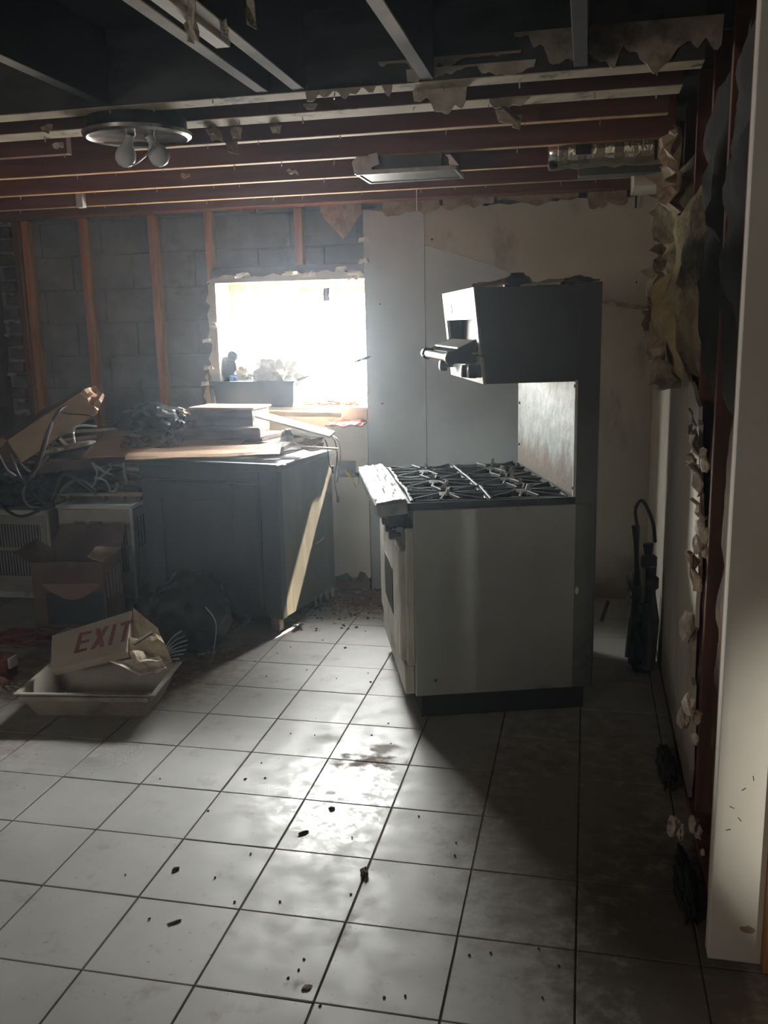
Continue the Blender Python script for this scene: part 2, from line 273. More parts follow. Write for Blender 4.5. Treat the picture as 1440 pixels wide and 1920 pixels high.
# ---------------------------------------------------------------- mesh helpers
class MB:
    def __init__(s): s.bm = bmesh.new(); s.slot = 0
    def _mat(s, n0):
        s.bm.faces.ensure_lookup_table()
        for f in s.bm.faces[n0:]: f.material_index = s.slot
    def box(s, x0, x1, y0, y1, z0, z1, bev=0, mat=None, seg=1):
        n0 = len(s.bm.faces)
        r = bmesh.ops.create_cube(s.bm, size=1)
        T = Matrix.Translation(((x0 + x1) / 2, (y0 + y1) / 2, (z0 + z1) / 2)) @ Matrix.Diagonal((abs(x1 - x0), abs(y1 - y0), abs(z1 - z0), 1))
        if mat: T = mat @ T
        bmesh.ops.transform(s.bm, matrix=T, verts=r['verts'])
        if bev: bmesh.ops.bevel(s.bm, geom=list({e for v in r['verts'] for e in v.link_edges}), offset=bev, segments=seg, affect='EDGES', profile=.5)
        s._mat(n0); return s
    def prism(s, pts, d, mat=None):
        """polygon pts (2D x,y) extruded 0..d along local z, placed by mat"""
        n0 = len(s.bm.faces); mat = mat or Matrix()
        a = [s.bm.verts.new(mat @ Vector((p[0], p[1], 0))) for p in pts]; b = [s.bm.verts.new(mat @ Vector((p[0], p[1], d))) for p in pts]
        s.bm.faces.new(a[::-1]); s.bm.faces.new(b); n = len(pts)
        for i in range(n): s.bm.faces.new((a[i], a[(i + 1) % n], b[(i + 1) % n], b[i]))
        s._mat(n0); return s
    def tube(s, pts, r, n=7, cap=True):
        n0 = len(s.bm.faces); pts = [Vector(p) for p in pts]; rings = []
        up = Vector((0, 0, 1))
        for i, p in enumerate(pts):
            t = (pts[min(i + 1, len(pts) - 1)] - pts[max(i - 1, 0)]).normalized()
            a = t.cross(up)
            if a.length < .05: a = t.cross(Vector((0, 1, 0)))
            a.normalize(); b = t.cross(a).normalized()
            rr = r[i] if isinstance(r, (list, tuple)) else r
            rings.append([s.bm.verts.new(p + (a * math.cos(2 * math.pi * k / n) + b * math.sin(2 * math.pi * k / n)) * rr) for k in range(n)])
        for i in range(len(rings) - 1):
            for k in range(n): s.bm.faces.new((rings[i][k], rings[i][(k + 1) % n], rings[i + 1][(k + 1) % n], rings[i + 1][k]))
        if cap: s.bm.faces.new(rings[0][::-1]); s.bm.faces.new(rings[-1])
        s._mat(n0); return s
    def lathe(s, prof, n=24, mat=None):
        n0 = len(s.bm.faces); mat = mat or Matrix(); rings = []
        for (r, z) in prof: rings.append([s.bm.verts.new(mat @ Vector((r * math.cos(2 * math.pi * k / n), r * math.sin(2 * math.pi * k / n), z))) for k in range(n)])
        for i in range(len(rings) - 1):
            for k in range(n): s.bm.faces.new((rings[i][k], rings[i][(k + 1) % n], rings[i + 1][(k + 1) % n], rings[i + 1][k]))
        if prof[0][0] > 1e-4: s.bm.faces.new(rings[0][::-1])
        if prof[-1][0] > 1e-4: s.bm.faces.new(rings[-1])
        s._mat(n0); return s
    def blob(s, c, rad, sub=2, amt=.2, freq=3, seed=0, mat=None, floor=None):
        n0 = len(s.bm.faces)
        r = bmesh.ops.create_icosphere(s.bm, subdivisions=sub, radius=1)
        for v in r['verts']:
            d = v.co.normalized(); k = 1 + amt * noise.noise(d * freq + Vector((seed * 3.1, seed * 1.7, seed)))  + amt * .5 * noise.noise(d * freq * 2.6 + Vector((seed, 7, seed * 2)))
            p = Vector((d.x * rad[0] * k, d.y * rad[1] * k, d.z * rad[2] * k))
            if mat: p = mat.to_3x3() @ p
            v.co = p + Vector(c)
            if floor is not None and v.co.z < floor: v.co.z = floor
        s._mat(n0); return s
    def sheet(s, quad, nu, nv, amt, thick, seed=0, freq=4):
        """crumpled sheet over 4 corners, with thickness"""
        n0 = len(s.bm.faces); q = [Vector(p) for p in quad]
        nrm = (q[1] - q[0]).cross(q[3] - q[0]).normalized()
        def gp(i, j, off):
            a, b = i / nu, j / nv
            p = q[0].lerp(q[1], a).lerp(q[3].lerp(q[2], a), b)
            return p + nrm * (amt * noise.noise(Vector((a * freq, b * freq, seed * 5.3))) + off)
        top = [[s.bm.verts.new(gp(i, j, thick / 2)) for j in range(nv + 1)] for i in range(nu + 1)]
        bot = [[s.bm.verts.new(gp(i, j, -thick / 2)) for j in range(nv + 1)] for i in range(nu + 1)]
        for i in range(nu):
            for j in range(nv):
                s.bm.faces.new((top[i][j], top[i + 1][j], top[i + 1][j + 1], top[i][j + 1])); s.bm.faces.new((bot[i][j], bot[i][j + 1], bot[i + 1][j + 1], bot[i + 1][j]))
        for i in range(nu):
            s.bm.faces.new((top[i][0], bot[i][0], bot[i + 1][0], top[i + 1][0])); s.bm.faces.new((top[i][nv], top[i + 1][nv], bot[i + 1][nv], bot[i][nv]))
        for j in range(nv):
            s.bm.faces.new((top[0][j], top[0][j + 1], bot[0][j + 1], bot[0][j])); s.bm.faces.new((top[nu][j], bot[nu][j], bot[nu][j + 1], top[nu][j + 1]))
        s._mat(n0); return s
    def mesh(s, name, mats, smooth=False):
        bmesh.ops.recalc_face_normals(s.bm, faces=s.bm.faces)
        me = bpy.data.meshes.new(name)
        s.bm.to_mesh(me); s.bm.free()
        for mm in ([mats] if isinstance(mats, str) else mats): me.materials.append(MATS[mm])
        if smooth:
            me.polygons.foreach_set('use_smooth', [True] * len(me.polygons))
            try: me.set_sharp_from_angle(angle=R(40))
            except Exception: pass
        return me
    def build(s, name, mats, parent=None, smooth=False, kind=None, label=None):
        o = bpy.data.objects.new(name, s.mesh(name, mats, smooth)); COL.objects.link(o)
        if parent: o.parent = parent
        if kind: o['kind'] = kind
        if label: o['label'] = label
        return o
def inst(name, me, parent, loc=(0, 0, 0), rot=(0, 0, 0)):
    o = bpy.data.objects.new(name, me); COL.objects.link(o); o.parent = parent; o.location = loc; o.rotation_euler = rot
    return o
def tag(o, label, cat, group=None, kind=None):
    o['label'] = label; o['category'] = cat
    if group: o['group'] = group
    if kind: o['kind'] = kind
    return o
def thing(name, label, cat, loc=(0, 0, 0), rz=0, group=None):
    o = bpy.data.objects.new(name, None); COL.objects.link(o); o.location = loc; o.rotation_euler = (0, 0, rz); o.empty_display_size = .05
    return tag(o, label, cat, group)
def single(mb, name, mats, label, cat, group=None, smooth=False, kind=None):
    """a thing that is one mesh: origin moved to the base of its bounds"""
    vs = [v.co for v in mb.bm.verts]
    c = Vector(((min(v.x for v in vs) + max(v.x for v in vs)) / 2, (min(v.y for v in vs) + max(v.y for v in vs)) / 2, min(v.z for v in vs)))
    for v in mb.bm.verts: v.co -= c
    o = mb.build(name, mats, None, smooth); o.location = c
    return tag(o, label, cat, group, kind)
def structure(name, mb=None, mats=None, smooth=False):
    if mb: o = mb.build(name, mats, None, smooth)
    else: o = bpy.data.objects.new(name, None); COL.objects.link(o)
    o['kind'] = 'structure'; return o
def ragged(p0, p1, n, amt, seed=0):
    """points from p0 to p1 (2D) with jitter perpendicular"""
    rr = random.Random(seed); a = Vector(p0); b = Vector(p1); d = b - a; nn = Vector((-d.y, d.x)).normalized(); out = []
    for i in range(1, n):
        out.append(tuple(a + d * ((i + rr.uniform(-.3, .3)) / n) + nn * rr.uniform(-amt, amt)))
    return out
XZ = lambda y: Matrix(((1, 0, 0, 0), (0, 0, 1, y), (0, 1, 0, 0), (0, 0, 0, 1)))      # local (x,y,d) -> world (x, y+d, z=y)
YZ = lambda x: Matrix(((0, 0, 1, x), (1, 0, 0, 0), (0, 1, 0, 0), (0, 0, 0, 1)))      # local (x,y,d) -> world (x+d, y=x, z=y)
XY = lambda z: Matrix.Translation((0, 0, z))
def on_z(px, py, z):
    d = CF + CR * ((px - 720) / 1714) - CU * ((py - 960) / 1714)
    return CAM + d * ((z - CAM.z) / d.z)
def on_y(px, py, y):
    d = CF + CR * ((px - 720) / 1714) - CU * ((py - 960) / 1714)
    return CAM + d * ((y - CAM.y) / d.y)
def on_x(px, py, x):
    d = CF + CR * ((px - 720) / 1714) - CU * ((py - 960) / 1714)
    return CAM + d * ((x - CAM.x) / d.x)
def stick(p, q, w, t, roll=0):
    """matrix-based bar from p to q (box w wide, t thick)"""
    p = Vector(p); q = Vector(q); d = q - p; x = d.normalized(); y = Vector((0, 0, 1)).cross(x)
    if y.length < .05: y = Vector((0, 1, 0))
    y.normalize(); z = x.cross(y)
    Mx = Matrix(((x.x, y.x, z.x, p.x), (x.y, y.y, z.y, p.y), (x.z, y.z, z.z, p.z), (0, 0, 0, 1))) @ Matrix.Rotation(roll, 4, 'X')
    return MB().box(0, d.length, -w / 2, w / 2, -t / 2, t / 2, min(w, t) * .12, Mx)
def curve_pts(ctrl, n=6):
    c = [Vector(p) for p in ctrl]; c = [c[0] * 2 - c[1]] + c + [c[-1] * 2 - c[-2]]; out = []
    for i in range(1, len(c) - 2):
        for k in range(n):
            t = k / n; a, b, d, e = c[i - 1:i + 3]
            out.append(.5 * ((2 * b) + (d - a) * t + (2 * a - 5 * b + 4 * d - e) * t * t + (3 * b - a - 3 * d + e) * t ** 3))
    out.append(c[-2]); return out

# ================================================================ ROOM SHELL
YB = 3.44           # face of studs and drywall on the outside wall
XR = 1.57           # face of the wall on the right
ZC = 2.25           # underside of joists
# floor: bed of grout + one object per tile
TS = 0.305
floor = structure('floor', MB().box(-2.6, 3.4, -4.4, 3.8, -.12, -.004), 'grout')
tile_me = [None] * 4
for k in range(4):
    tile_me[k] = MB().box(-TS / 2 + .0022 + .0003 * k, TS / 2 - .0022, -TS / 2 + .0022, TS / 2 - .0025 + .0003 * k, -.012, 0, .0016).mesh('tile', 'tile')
for i in range(-8, 6):
    for j in range(-3, 12):
        x = (i + .5) * TS; y = (j + .5) * TS
        if x > 1.75 or y > 3.55: continue
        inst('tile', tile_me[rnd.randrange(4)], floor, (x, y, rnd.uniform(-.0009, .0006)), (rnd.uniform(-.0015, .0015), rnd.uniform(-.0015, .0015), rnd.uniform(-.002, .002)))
mb = MB()
for i in range(-8, 12):
    for j in range(-14, 12):
        x = (i + .5) * TS; y = (j + .5) * TS
        if -3 <= j and i < 6 and x <= 1.75: continue
        if j >= 2 and x > 1.7: continue
        mb.box(x - TS / 2 + .0025, x + TS / 2 - .0025, y - TS / 2 + .0025, y + TS / 2 - .0025, -.012, 0)
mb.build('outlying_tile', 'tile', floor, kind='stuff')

# ---- outside wall (back)
WX0, WX1, WZ0, WZ1 = -.955, .13, 1.112, 1.848      # the steel sheet overlaps the right end of the opening
XV = -.034
mb = MB()
y0, y1 = YB + .067, YB + .27
mb.box(-2.6, WX0, y0, y1, -.1, 2.6); mb.box(WX1, 1.9, y0, y1, -.1, 2.6); mb.box(WX0, WX1, y0, y1, -.1, WZ0); mb.box(WX0, WX1, y0, y1, WZ1, 2.6)
wall_back = structure('wall_back', mb, 'mortar')
bw, bh = .405, .2025
def clip(r, holes):
    out = [r]
    for h in holes:
        nx = []
        for (a, b, c, d) in out:
            if b <= h[0] or a >= h[1] or d <= h[2] or c >= h[3]: nx.append((a, b, c, d)); continue
            if a < h[0]: nx.append((a, h[0], c, d))
            if b > h[1]: nx.append((h[1], b, c, d))
            if c < h[2]: nx.append((max(a, h[0]), min(b, h[1]), c, h[2]))
            if d > h[3]: nx.append((max(a, h[0]), min(b, h[1]), h[3], d))
        out = nx
    return [q for q in out if q[1] - q[0] > .02 and q[3] - q[2] > .02]
for r_ in range(12):
    off = 0 if r_ % 2 else -.2
    for c_ in range(-6, 2):
        a = c_ * bw + off + .11; z = r_ * bh + .012
        rect = (max(a + .003, -2.18), min(a + bw - .003, .02), z + .003, min(z + bh - .003, 2.44))
        if rect[1] - rect[0] < .03: continue
        for q in clip(rect, [(WX0 - .01, WX1 + .01, WZ0 - .01, WZ1 + .01)]):
            MB().box(q[0], q[1], YB + .058 + rnd.uniform(0, .004), YB + .10, q[2], q[3], .004).build('concrete_block', 'concrete', wall_back)
# rough end return of darker bricks at the far left, mortar squeezed out
for r_ in range(28):
    z = r_ * .083
    for c_ in range(2):
        a = -2.44 + c_ * .145 + (.05 if r_ % 2 else 0)
        MB().box(max(a, -2.42), min(a + .132, -2.19), YB + .035 + rnd.uniform(-.012, .012), YB + .10, z + .006, z + .072, .006).build('brick', 'brick_dark', wall_back)
mb = MB()
for k in range(70):
    mb.blob((rnd.uniform(-2.42, -2.2), YB + .04 + rnd.uniform(-.01, .012), .083 * rnd.randrange(28) + rnd.uniform(-.012, .012)), (rnd.uniform(.02, .06), .012, rnd.uniform(.008, .018)), 1, .5, 2, k)
mb.build('squeezed_mortar', 'mortar_pale', wall_back, kind='stuff')
# studs
def stud(x0, x1, ya, yb, z0, z1, front='stud', side='stud_pale', parent=wall_back, name='stud'):
    mb = MB().box(x0, x1, ya, yb, z0, z1, .002)
    for f in mb.bm.faces:
        f.normal_update()
        c = f.calc_center_median()
        f.material_index = 1 if c.x > x1 - .004 else 0  # window light on the right side painted in as paler wood
    return mb.build(name, [front, side], parent)
for xc in (-2.255, -2.19, -1.80, -1.345, -.985):
    stud(xc - .019, xc + .025, YB - .002, YB + .060, 0, 2.252, 'stud_dark' if xc < -2.22 else 'stud')
stud(-.455, -.405, YB + .004, YB + .060, WZ1 + .075, 2.252, 'stud', 'stud')
MB().box(WX0 - .03, WX1 - .02, YB - .002, YB + .058, WZ1 + .018, WZ1 + .085, .003).build('window_header', 'lumber_header', wall_back)
# drywall remains around the window opening (torn margins)
def torn(pts, y, d, mat='gypsum', name='drywall_scrap', parent=wall_back, mtx=None):
    return MB().prism(pts, d, mtx or XZ(y)).build(name, mat, parent)
torn([(WX0, .95), (WX0, WZ1 + .02)] + ragged((WX0 - .045, WZ1 + .02), (WX0 - .055, .95), 22, .017, 3), YB - .012, .014, 'drywall_clean')
torn([(WX0 - .055, WZ1), (XV + .01, WZ1)] + ragged((XV + .01, WZ1 + .045), (WX0 - .055, WZ1 + .03), 26, .012, 5), YB - .014, .014, 'drywall_clean')
torn([(WX0 - .105, 1.0), (WX0 - .055, 1.05)] + ragged((WX0 - .055, 1.28), (WX0 - .09, 1.33), 4, .02, 8) + ragged((WX0 - .09, 1.33), (WX0 - .10, 1.0), 9, .022, 9), YB - .016, .012, 'paper_torn')
for k, (px, py, s) in enumerate(((455, 517, .05), (545, 513, .055), (580, 516, .05), (640, 505, .04), (400, 610, .03), (388, 640, .03), (392, 690, .035), (385, 720, .03), (612, 545, .05), (660, 522, .04), (682, 450, .035), (682, 490, .03))):
    p = on_y(px, py, YB - .02)
    v = s if px != 612 else .022
    MB().sheet([p + Vector((-v, 0, -.012 if px != 612 else -.06)), p + Vector((v, -.006, -.006 if px != 612 else -.058)), p + Vector((v * .8, -.016, .016)), p + Vector((-v * .7, -.01, .012))], 4, 2, .02, .004, k, 3).build('paper_curl', 'drywall_clean' if px != 612 else 'wood_grey', wall_back)
# drywall under the window, with torn bottom
out_hole = (-.238, -.12, .69, .79)
pts = [(-1.0, WZ0 - .005), (-1.0, .12)] + ragged((-1.0, .1), (-.045, .07), 24, .03, 4) + [(-.045, .07), (-.045, WZ0 - .005)]
mb = MB().prism([(-1.0, out_hole[3]), (-.045, out_hole[3]), (-.045, WZ0 - .005), (-1.0, WZ0 - .005)], .013, XZ(YB - .013))
mb.prism([(-1.0, out_hole[2]), (out_hole[0], out_hole[2]), (out_hole[0], out_hole[3]), (-1.0, out_hole[3])], .013, XZ(YB - .013))
mb.prism([(out_hole[1], out_hole[2] + .03), (-.085, .72), (-.045, .78), (-.045, out_hole[3]), (out_hole[1], out_hole[3])], .013, XZ(YB - .013))
mb.prism([(-1.0, out_hole[2]), (-1.0, .1)] + ragged((-1.0, .1), (-.045, .07), 24, .03, 4) + [(-.045, .07), (-.045, .70), (-.09, out_hole[2])], .013, XZ(YB - .013))
mb.build('drywall_sheet', 'drywall_clean', wall_back)
MB().box(-1.0, -.05, YB, YB + .055, WZ0 - .06, WZ0 - .005, .002).build('window_plate', 'stud', wall_back)
# torn brown paper at the foot of that drywall
torn([(-.28, 0), (-.05, 0), (-.05, .05), (-.08, .10), (-.11, .11), (-.13, .07)] + ragged((-.13, .06), (-.28, .05), 7, .015, 2), YB - .020, .006, 'dirt_brown', 'torn_paper')
# steel sheets and drywall to the right of the window
STX = (-.038, .312)
MB().prism([(STX[0], .0), (STX[1] - .002, .0), (STX[1] - .002, 2.215), (.10, 2.225), (.08, 2.205), (STX[0], 2.22)], .012, XZ(YB - .022)).build('steel_sheet', 'steel_sheet', wall_back)
MB().prism([(STX[1] + .002, .25), (1.2, .25), (1.2, 1.70), (.871, 1.817), (.62, 1.915), (STX[1] + .002, 2.012)], .004, XZ(YB - .018)).build('steel_splashback', 'steel_sheet', wall_back)
pts = [(STX[1] - .03, 0), (XR, 0), (XR, 2.22)] + ragged((XR, 2.225), (.32, 2.215), 30, .012, 6) + [(STX[1] - .03, 2.2)]
MB().prism(pts, .013, XZ(YB - .013)).build('drywall_sheet', 'drywall', wall_back)
MB().box(1.2, XR, YB, YB + .06, 0, 2.4).build('stud', 'stud_dark', wall_back)
# blistered tape seam to the right of the range
p0 = on_y(1124, 566, YB - .016); p1 = on_y(1232, 581, YB - .016)
mb = MB()
for k in range(9):
    a = p0.lerp(p1, k / 9); b = p0.lerp(p1, (k + 1) / 9)
    w_ = .004 + .010 * math.sin(math.pi * (k + .5) / 9) * rnd.uniform(.6, 1.2)
    mb.sheet([a + Vector((0, 0, -w_)), b + Vector((0, 0, -w_)), b + Vector((0, -.004, w_)), a + Vector((0, -.004, w_))], 3, 2, .012, .003, k + 40, 3)
mb.build('peeling_tape', 'gypsum', wall_back)
mb = MB()   # corner tape on the right end
mb.box(XR - .014, XR - .002, YB - .03, YB - .014, 0, 2.2)
mb.build('corner_tape', 'drywall', wall_back)
for (px, py, r_) in ((717, 757, .006), (810, 449, .005), (713, 570, .004), (1193, 529, .005), (850, 900, .003)):
    p = on_y(px, py, YB - .022); MB().lathe([(r_, 0), (r_, .003), (r_ * .5, .005)], 10, Matrix.Translation(p) @ Matrix.Rotation(R(90), 4, 'X')).build('screw_head', 'black_metal', wall_back)
# torn paper hanging over the sheets under the last joist
for k, (xa, xb, za, zb) in enumerate(((-.28, -.04, 2.06, 2.25), (.08, .40, 2.18, 2.25), (.42, .70, 2.19, 2.25), (1.20, 1.40, 2.17, 2.25), (.72, 1.15, 2.20, 2.25))):
    n = 9
    if k == 0: low = [(-.04, 2.2), (-.10, 2.12), (-.15, 2.06), (-.20, 2.12), (-.25, 2.17), (-.28, 2.22)]
    else: low = [(xb, za + .03)] + [(xb + (xa - xb) * (i + .5) / n, za + rnd.uniform(-.01, .035)) for i in range(n)] + [(xa, za + .03)]
    MB().prism([(xa, zb), (xb, zb)] + low, .005, XZ(YB - .045 + .003 * k)).build('hanging_paper', 'paper_torn', wall_back)

# ---- window
win = structure('window_1')
yw = YB + .21
mb = MB()
for (a, b, c, d) in ((WX0 - .012, WX0 + .004, WZ0 - .01, WZ1 + .01), (WX1 - .004, WX1 + .012, WZ0 - .01, WZ1 + .01)):
    MB().box(a, b, YB - .014, YB + .275, c, d).build('window_reveal', 'reveal', win)
MB().box(WX0 - .012, WX1 + .012, YB - .014, YB + .275, WZ1 - .004, WZ1 + .012).build('window_reveal', 'reveal', win)
MB().box(WX0 - .012, WX1 + .012, YB - .02, YB + .275, WZ0 - .015, WZ0, .003).build('window_sill', 'reveal', win)
xm = -.525
MB().box(WX0, WX0 + .035, yw, yw + .06, WZ0, WZ1, .003).build('jamb', 'window_vinyl', win)
MB().box(WX1 - .035, WX1, yw, yw + .06, WZ0, WZ1, .003).build('jamb', 'window_vinyl', win)
MB().box(WX0 + .035, WX1 - .035, yw, yw + .06, WZ1 - .04, WZ1, .003).build('head', 'window_vinyl', win)
MB().box(WX0 + .035, WX1 - .035, yw, yw + .06, WZ0, WZ0 + .035, .003).build('track', 'window_vinyl', win)
for (a, b, dy) in ((WX0 + .035, xm + .02, -.004), (xm - .018, WX1 - .035, .026)):
    s_ = bpy.data.objects.new('sash', None); COL.objects.link(s_); s_.parent = win
    ya, yb2 = yw + dy + .006, yw + dy + .034
    MB().box(a, a + .036, ya, yb2, WZ0 + .035, WZ1 - .04, .003).build('stile', 'window_vinyl', s_)
    MB().box(b - .036, b, ya, yb2, WZ0 + .035, WZ1 - .04, .003).build('stile', 'window_vinyl', s_)
    MB().box(a + .036, b - .036, ya, yb2, WZ1 - .078, WZ1 - .04, .003).build('rail', 'window_vinyl', s_)
    MB().box(a + .036, b - .036, ya, yb2, WZ0 + .035, WZ0 + .07, .003).build('rail', 'window_vinyl', s_)
    MB().box(a + .034, b - .034, ya + .011, ya + .015, WZ0 + .068, WZ1 - .076).build('pane', 'pane_glass', s_)

# ---- right wall: torn drywall, open cavity with insulation, studs, wrapped end
mb = MB().box(XR + .10, XR + .125, .362, 3.72, -.1, 2.6)
wall_right = structure('wall_right', mb, 'cavity_brown')
# far sheet of drywall still on the wall; torn edge toward us
edge = [(1.08, 0.02), (1.06, .25), (1.16, .5), (1.10, .8), (1.14, 1.0), (1.22, 1.15), (1.30, 1.30), (1.62, 1.36), (2.05, 1.42), (2.30, 1.52), (2.60, 1.60), (2.68, 1.67), (2.42, 1.74), (2.36, 1.9), (2.40, 2.05), (2.34, 2.2)]
pts = [(3.43, 0.02)] + [(3.43, 2.24)] + [e for i in range(len(edge) - 1, 0, -1) for e in [edge[i]] + ragged(edge[i], edge[i - 1], 5, .022, i)] + [edge[0]]
MB().prism(pts, .013, YZ(XR)).build('drywall_sheet', 'drywall', wall_right)
# torn edge flakes
for k in range(26):
    i = rnd.randrange(len(edge) - 1); a = Vector(edge[i]).lerp(Vector(edge[i + 1]), rnd.random())
    s = rnd.uniform(.02, .055); p = Vector((XR - .006 - rnd.uniform(0, .02), a.x + rnd.uniform(-.03, .02), a.y))
    MB().sheet([p + Vector((.008, -s * rnd.uniform(.4, 1), -s)), p + Vector((.01, s * .5, -s * rnd.uniform(.3, 1.2))), p + Vector((-.01, s * .6, s)), p + Vector((-.02, -s * rnd.uniform(.3, .9), s * rnd.uniform(.4, 1.4)))], 3, 3, .035, .006, k, 3).build('gypsum_flake', 'gypsum' if k % 3 else 'paper_torn', wall_right)
for (ya, yb, mm) in ((.535, .575, 'stud'), (.99, 1.03, 'stud_dark'), (1.40, 1.44, 'stud_dark'), (1.85, 1.89, 'stud_dark'), (2.3, 2.34, 'stud_dark'), (2.75, 2.79, 'stud_dark'), (.415, .455, 'stud'), (.362, .402, 'stud')):
    MB().box(XR + .013, XR + .102, ya, yb, 0, 2.45, .002).build('stud', mm, wall_right)
MB().box(XR + .0, XR + .013, .500, .57, .02, 2.4, .001).build('furring_strip', 'stud_pale', wall_right)
MB().box(XR + .0, XR + .10, .36, 3.42, 0, .04).build('sole_plate', 'stud_dark', wall_right)
# insulation batts: stuffed cavity, bulging out where the drywall is gone
def batt(y0, y1, z0, z1, bulge, mat, seed, name='insulation_batt', amt=.05):
    mb = MB(); nu, nv = 11, max(8, int((z1 - z0) / .035))
    fr = []; bk = []
    for i in range(nu + 1):
        fr.append([]); bk.append([])
        for j in range(nv + 1):
            a, b = i / nu, j / nv
            e = (math.sin(math.pi * a) ** .5) * (math.sin(math.pi * min(1, max(0, b))) ** .35)
            y = y0 + (y1 - y0) * a + amt * .6 * noise.noise(Vector((a * 2, b * 6, seed + 9))); z = z0 + (z1 - z0) * b + amt * noise.noise(Vector((a * 5, b * 3, seed + 4)))
            x = XR + .06 - (bulge + .06) * e - amt * e * (noise.noise(Vector((a * 3.5, b * (z1 - z0) * 7, seed))) + .6 * noise.noise(Vector((a * 8, b * (z1 - z0) * 17, seed))))
            fr[i].append(mb.bm.verts.new((x, y, z))); bk[i].append(mb.bm.verts.new((XR + .095, y, z)))
    for g in (fr, bk):
        for i in range(nu):
            for j in range(nv): mb.bm.faces.new((g[i][j], g[i + 1][j], g[i + 1][j + 1], g[i][j + 1]))
    for i in range(nu):
        for j in (0, nv): mb.bm.faces.new((fr[i][j], fr[i + 1][j], bk[i + 1][j], bk[i][j]))
    for j in range(nv):
        for i in (0, nu): mb.bm.faces.new((fr[i][j], fr[i][j + 1], bk[i][j + 1], bk[i][j]))
    return mb.build(name, mat, wall_right, smooth=True)
batt(.60, .985, .1, 1.42, -.035, 'cavity_brown', 1, 'charred_batt', .02)
batt(1.03, 1.42, .05, 1.25, -.02, 'cavity_brown', 2, 'charred_batt', .02)
batt(.60, 1.05, 1.30, 2.35, -.0, 'soot', 3, 'charred_batt', .04)
batt(1.05, 1.45, 1.35, 2.3, .02, 'soot', 4, 'charred_batt', .05)
batt(1.45, 1.95, 1.38, 2.05, .05, 'insulation', 5, amt=.06)
batt(1.75, 2.35, 1.36, 1.75, .10, 'insulation_yellow', 6, amt=.07)
batt(1.90, 2.36, 1.66, 2.18, .06, 'insulation', 7, amt=.07)
batt(2.20, 2.60, 1.50, 1.70, .05, 'insulation_yellow', 8, amt=.05)
# torn vapour-barrier paper flaps hanging off the batts
for k, (y, z, s) in enumerate(((2.45, 1.72, .09), (2.25, 1.60, .10), (2.36, 1.85, .06), (1.95, 1.45, .11), (2.45, 1.56, .07), (2.62, 1.67, .05), (1.62, 1.40, .07), (2.0, 2.05, .10), (2.38, 2.05, .06), (1.75, 2.15, .09))):
    p = Vector((XR - .10 + .02 * (k % 3), y, z))
    MB().sheet([p + Vector((.03, -s, -s * .8)), p + Vector((.0, s * .8, -s * 1.1)), p + Vector((-.02, s * .7, s * .7)), p + Vector((.02, -s * .6, s))], 5, 5, .09, .004, k + 11, 3).build('paper_flap', 'paper_torn' if k % 2 else 'insulation', wall_right)
# plaster crumbs and chunks snagged on the near edge
for k, (px, py, s) in enumerate(((1312, 985, .022), (1318, 1003, .028), (1308, 1020, .026), (1322, 1035, .016), (1322, 870, .02), (1318, 850, .016), (1292, 1170, .04), (1285, 1185, .035), (1290, 1320, .03), (1282, 1345, .028), (1228, 1412, .022), (1262, 1550, .03), (1275, 1560, .022), (1300, 1545, .024), (1310, 1560, .02), (1308, 1345, .02), (1303, 1385, .018), (1318, 1600, .014))):
    yy = .75 if px > 1296 and py < 1300 else (1.15 if py < 1300 else (.75 if px > 1255 else 1.1))
    if px < 1235: p = on_x(px, py, XR - .03)
    else: p = on_y(px, py, yy)
    MB().blob((min(p.x, XR + .05), p.y, p.z), (s * .6, s, s * 1.1), 2, .6, 2.2, k).build('plaster_chunk', 'gypsum' if k % 4 else 'drywall_clean', wall_right)
# wrapped end of the wall facing the camera
mb = MB().box(XR - .026, XR + .10, .335, .350, 0.0, 2.6, .002)
trim = structure('trim_1', mb, 'drywall_clean')
MB().box(XR - .026, XR - .012, .350, .385, 0, 2.6, .002).build('wall_edge_strip', 'drywall_clean', wall_right)
mb = MB().prism([(.36, 0), (.405, 0)] + ragged((.405, 0), (.40, 2.4), 30, .010, 12) + [(.40, 2.4), (.36, 2.4)], .012, YZ(XR - .012))
mb.build('torn_drywall_edge', 'gypsum', wall_right)
MB().box(XR + .100, XR + .140, .30, .345, 0, 2.6, .003).build('door_stud', 'stud', trim)
MB().box(XR + .14, 3.4, .30, .42, -.05, 2.6).build('far_partition', 'peach_wall', trim)
for k, (x, z, r_) in enumerate(((1.58, .42, 12), (1.605, .47, -20), (1.60, .39, 25), (1.625, .50, 40), (1.575, .36, -10))):
    MB().box(-.006, .006, -.0006, .0006, -.0007, .0007, 0, Matrix.Translation((x, .3345, z)) @ Matrix.Rotation(R(r_ * 2), 4, 'Y')).build('scuff_mark', 'black_metal', trim)
MB().blob((1.635, .333, .095), (.016, .004, .009), 2, .6, 2, 4).build('chipped_corner', 'paper_torn', trim)

# ---- left, rear shell
structure('wall_left', MB().box(-2.56, -2.43, -4.3, 3.75, -.1, 2.6), 'brick_dark')
structure('wall_rear', MB().box(-2.56, 3.4, -4.4, -4.28, -.1, 2.6), 'drywall')
structure('wall_far_right', MB().box(3.3, 3.42, -4.4, .45, -.1, 2.6), 'drywall')

